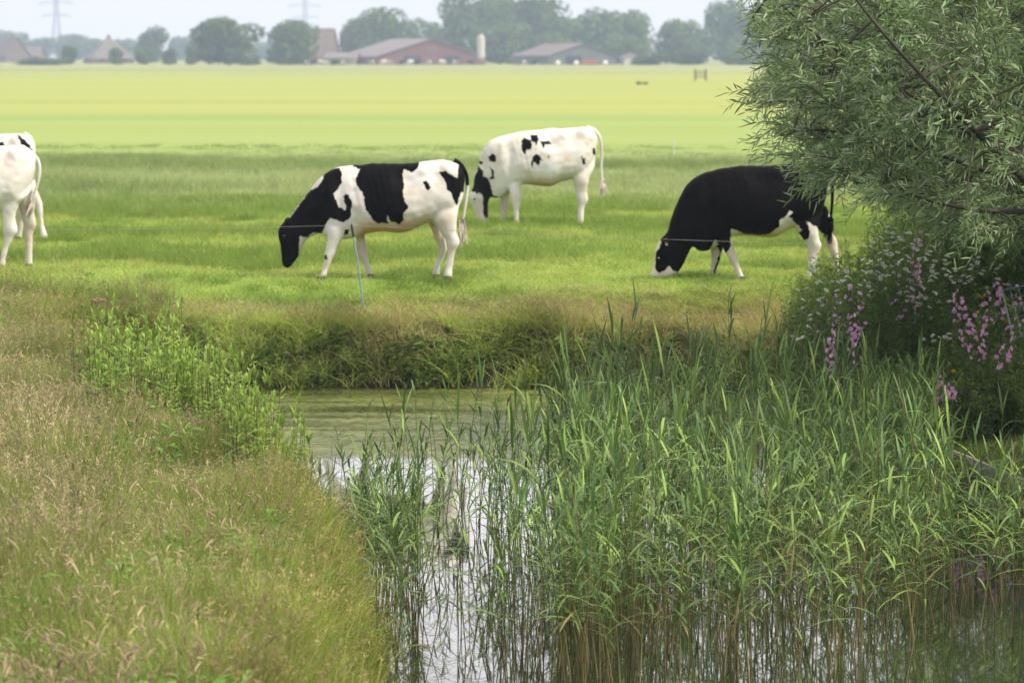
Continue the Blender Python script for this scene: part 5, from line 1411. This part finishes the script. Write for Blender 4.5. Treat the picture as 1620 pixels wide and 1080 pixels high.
# yard herd: the farm's own cows in front of the barns
far_me = [meA, meC, meB]
spots = [(487, 0), (497, 1), (508, 2), (519, 0), (531, 1), (545, 0), (572, 1), (586, 0), (607, 2), (620, 0), (636, 1), (649, 2), (662, 1), (676, 0), (700, 2), (722, 0), (745, 1), (830, 0), (846, 1)]
for i, (px, v) in enumerate(spots):
    Y = 865 + 25 * rng.random()
    o = obj('cow', far_me[v], None, gpos(px, Y)); o.rotation_euler = (0, 0, rng.normal() * 0.5 + (math.pi if rng.random() < 0.5 else 0))
    side = 'in front of the round tree and tan roof' if px < 560 else 'in front of the red barn' if px < 780 else 'by the left end of the green shed'
    tag(o, 'tiny far-off ' + ['black and white', 'dark', 'mostly white'][v] + ' cow standing ' + side, 'cow', 'far herd ' + side)
# bales and trailer by the shed
M_WRAP = plain_mat('bale_wrap', (0.75, 0.75, 0.72), 0.35, 0.1, 3, 0.05)
bale = None
for i, px in enumerate((883, 912, 958)):
    m = MB(); m.tube([(-0.6, 0, 0.6), (-0.56, 0, 0.6), (0.56, 0, 0.6), (0.6, 0, 0.6)], [0.52, 0.62, 0.62, 0.52], 18)
    tag(m.build('wrapped_bale', M_WRAP, None, gpos(px, 890)), ['white wrapped bale at the left of the green shed wall', 'white wrapped bale in the middle of the green shed wall', 'white wrapped bale right of the red trailer'][i], 'bale', 'wrapped bales by the shed')
def trailer():
    M_RD = plain_mat('red_paint', (0.55, 0.07, 0.03), 0.5, 0.1, 3, 0); root = empty('red_trailer', gpos(934, 885)); tag(root, 'small red farm trailer in front of the green shed', 'trailer')
    m = MB(); m.box((-2.2, -1, 0.75), (2.2, 1, 0.9)); m.build('bed', M_RD, root)
    for a, b in (((-2.2, -1, .9), (2.2, -.94, 1.5)), ((-2.2, .94, .9), (2.2, 1, 1.5)), ((-2.2, -.93, .9), (-2.14, .93, 1.5)), ((2.14, -.93, .9), (2.2, .93, 1.5))):
        m = MB(); m.box(a, b); m.build('side_board', M_RD, root)
    for x in (-0.6, 0.6):
        for y in (-0.95, 0.95):
            m = MB(); m.tube([(x, y - 0.12, 0.42), (x, y + 0.12, 0.42)], 0.42, 16); w_ = m.build('wheel', M_DARK, root)
            m = MB(); m.tube([(x, y - 0.14, 0.42), (x, y + 0.14, 0.42)], 0.2, 12); m.build('rim', M_CONC, w_)
    m = MB(); m.tube([(2.2, 0, 0.8), (3.6, 0, 0.55)], 0.07, 6); m.build('drawbar', M_DARK, root)
trailer()
# field gate and two dark tussocks out in the bright field
def gate():
    Y = ground(1108, 128).y; root = empty('field_gate', gpos(1108, Y)); tag(root, 'small dark field gate far out at the edge of the bright field', 'gate')
    M_W = plain_mat('dark_timber', (0.10, 0.09, 0.075), 0.9, 0.3, 5, 0.2)
    for x in (-0.55, 0.6):
        m = MB(); m.box((x - 0.09, -0.09, -0.1), (x + 0.09, 0.09, 1.25)); m.build('post', M_W, root)
    for z in (0.35, 0.65, 0.95):
        m = MB(); m.box((-0.46, -0.03, z), (0.51, 0.03, z + 0.1)); m.build('rail', M_W, root)
gate()
for px, lab in ((1011, 'dark grass tussock in the bright field, left of two'), (1021, 'dark grass tussock in the bright field, right of two')):
    g = ground(px, 134); V, Q, C = blade_geo(90, 0.25, 0.2, 0.5, 0.03, 0.05, 0.6, 0.6, (0.08, 0.14, 0.05), (0.13, 0.2, 0.06), 4)
    tag(obj('tussock', mesh_np('tussock', V, Q, M_MEADOW, col=C), None, g), lab, 'tussock', 'tussocks in the bright field')

# ------------------------------------------------------------------ lattice pylons
def pylon(px, Y, label, base_py=60):
    root = empty('pylon', gpos(px, Y)); tag(root, label, 'pylon', 'power pylons'); H = 52.0
    M = M_STEEL
    def wd(z): return np.interp(z, [0, 26, 52], [4.2, 1.4, 0.5])
    for sx_ in (-1, 1):
        for sy in (-1, 1):
            m = MB(); m.tube([(sx_ * wd(z), sy * wd(z), z) for z in (0, 13, 26, 40, 52)], [0.22, 0.2, 0.18, 0.15, 0.12], 5); m.build('leg', M, root)
    m = MB(); zs = np.linspace(1, 50, 15)
    for a, b in zip(zs[:-1], zs[1:]):
        for sx_, sy, ex, ey in ((-1, -1, 1, -1), (1, -1, -1, -1), (-1, 1, 1, 1), (-1, -1, -1, 1), (1, 1, 1, -1), (1, 1, -1, 1)):
            m.tube([(sx_ * wd(a), sy * wd(a), a), (ex * wd(b), ey * wd(b), b)], 0.09, 4)
    m.build('lattice', M, root)
    for z, ln in ((28, 9), (36, 11), (44, 8)):
        for sg in (-1, 1):
            m = MB()
            m.tube([(0, -0.6, z), (sg * ln, 0, z + 0.3)], 0.14, 5); m.tube([(0, 0.6, z), (sg * ln, 0, z + 0.35)], 0.14, 5); m.tube([(0, 0, z + 2), (sg * ln, 0, z + 0.4)], 0.12, 5)
            for f in (0.3, 0.55, 0.8): m.tube([(sg * ln * f, 0, z + 0.2), (sg * ln * (f - 0.15), 0, z + 2 - 1.6 * (f - 0.15))], 0.08, 4)
            ca = m.build('crossarm', M, root)
            m = MB(); m.tube([(sg * ln, 0, z + 0.3), (sg * ln, 0, z - 1.8)], 0.12, 6); m.build('insulator', M_DARK, ca)
pylon(90, 2050, 'hazy lattice power pylon at the far left')
pylon(483, 2150, 'hazy lattice power pylon above the round dark tree')

# ------------------------------------------------------------------ haze
def haze():
    m, n, l = newmat('haze')
    out = n.new('ShaderNodeOutputMaterial'); v = n.new('ShaderNodeVolumePrincipled')
    v.inputs['Color'].default_value = (0.60, 0.745, 0.92, 1); v.inputs['Density'].default_value = 0.0004; v.inputs['Anisotropy'].default_value = 0.0
    l.new(v.outputs[0], out.inputs['Volume'])
    mb = MB(); mb.box((-2700, -250, -4), (2700, 2700, 60))
    o = mb.build('haze', m); tag(o, 'pale summer haze over the fields', 'haze', kind='stuff')
haze()
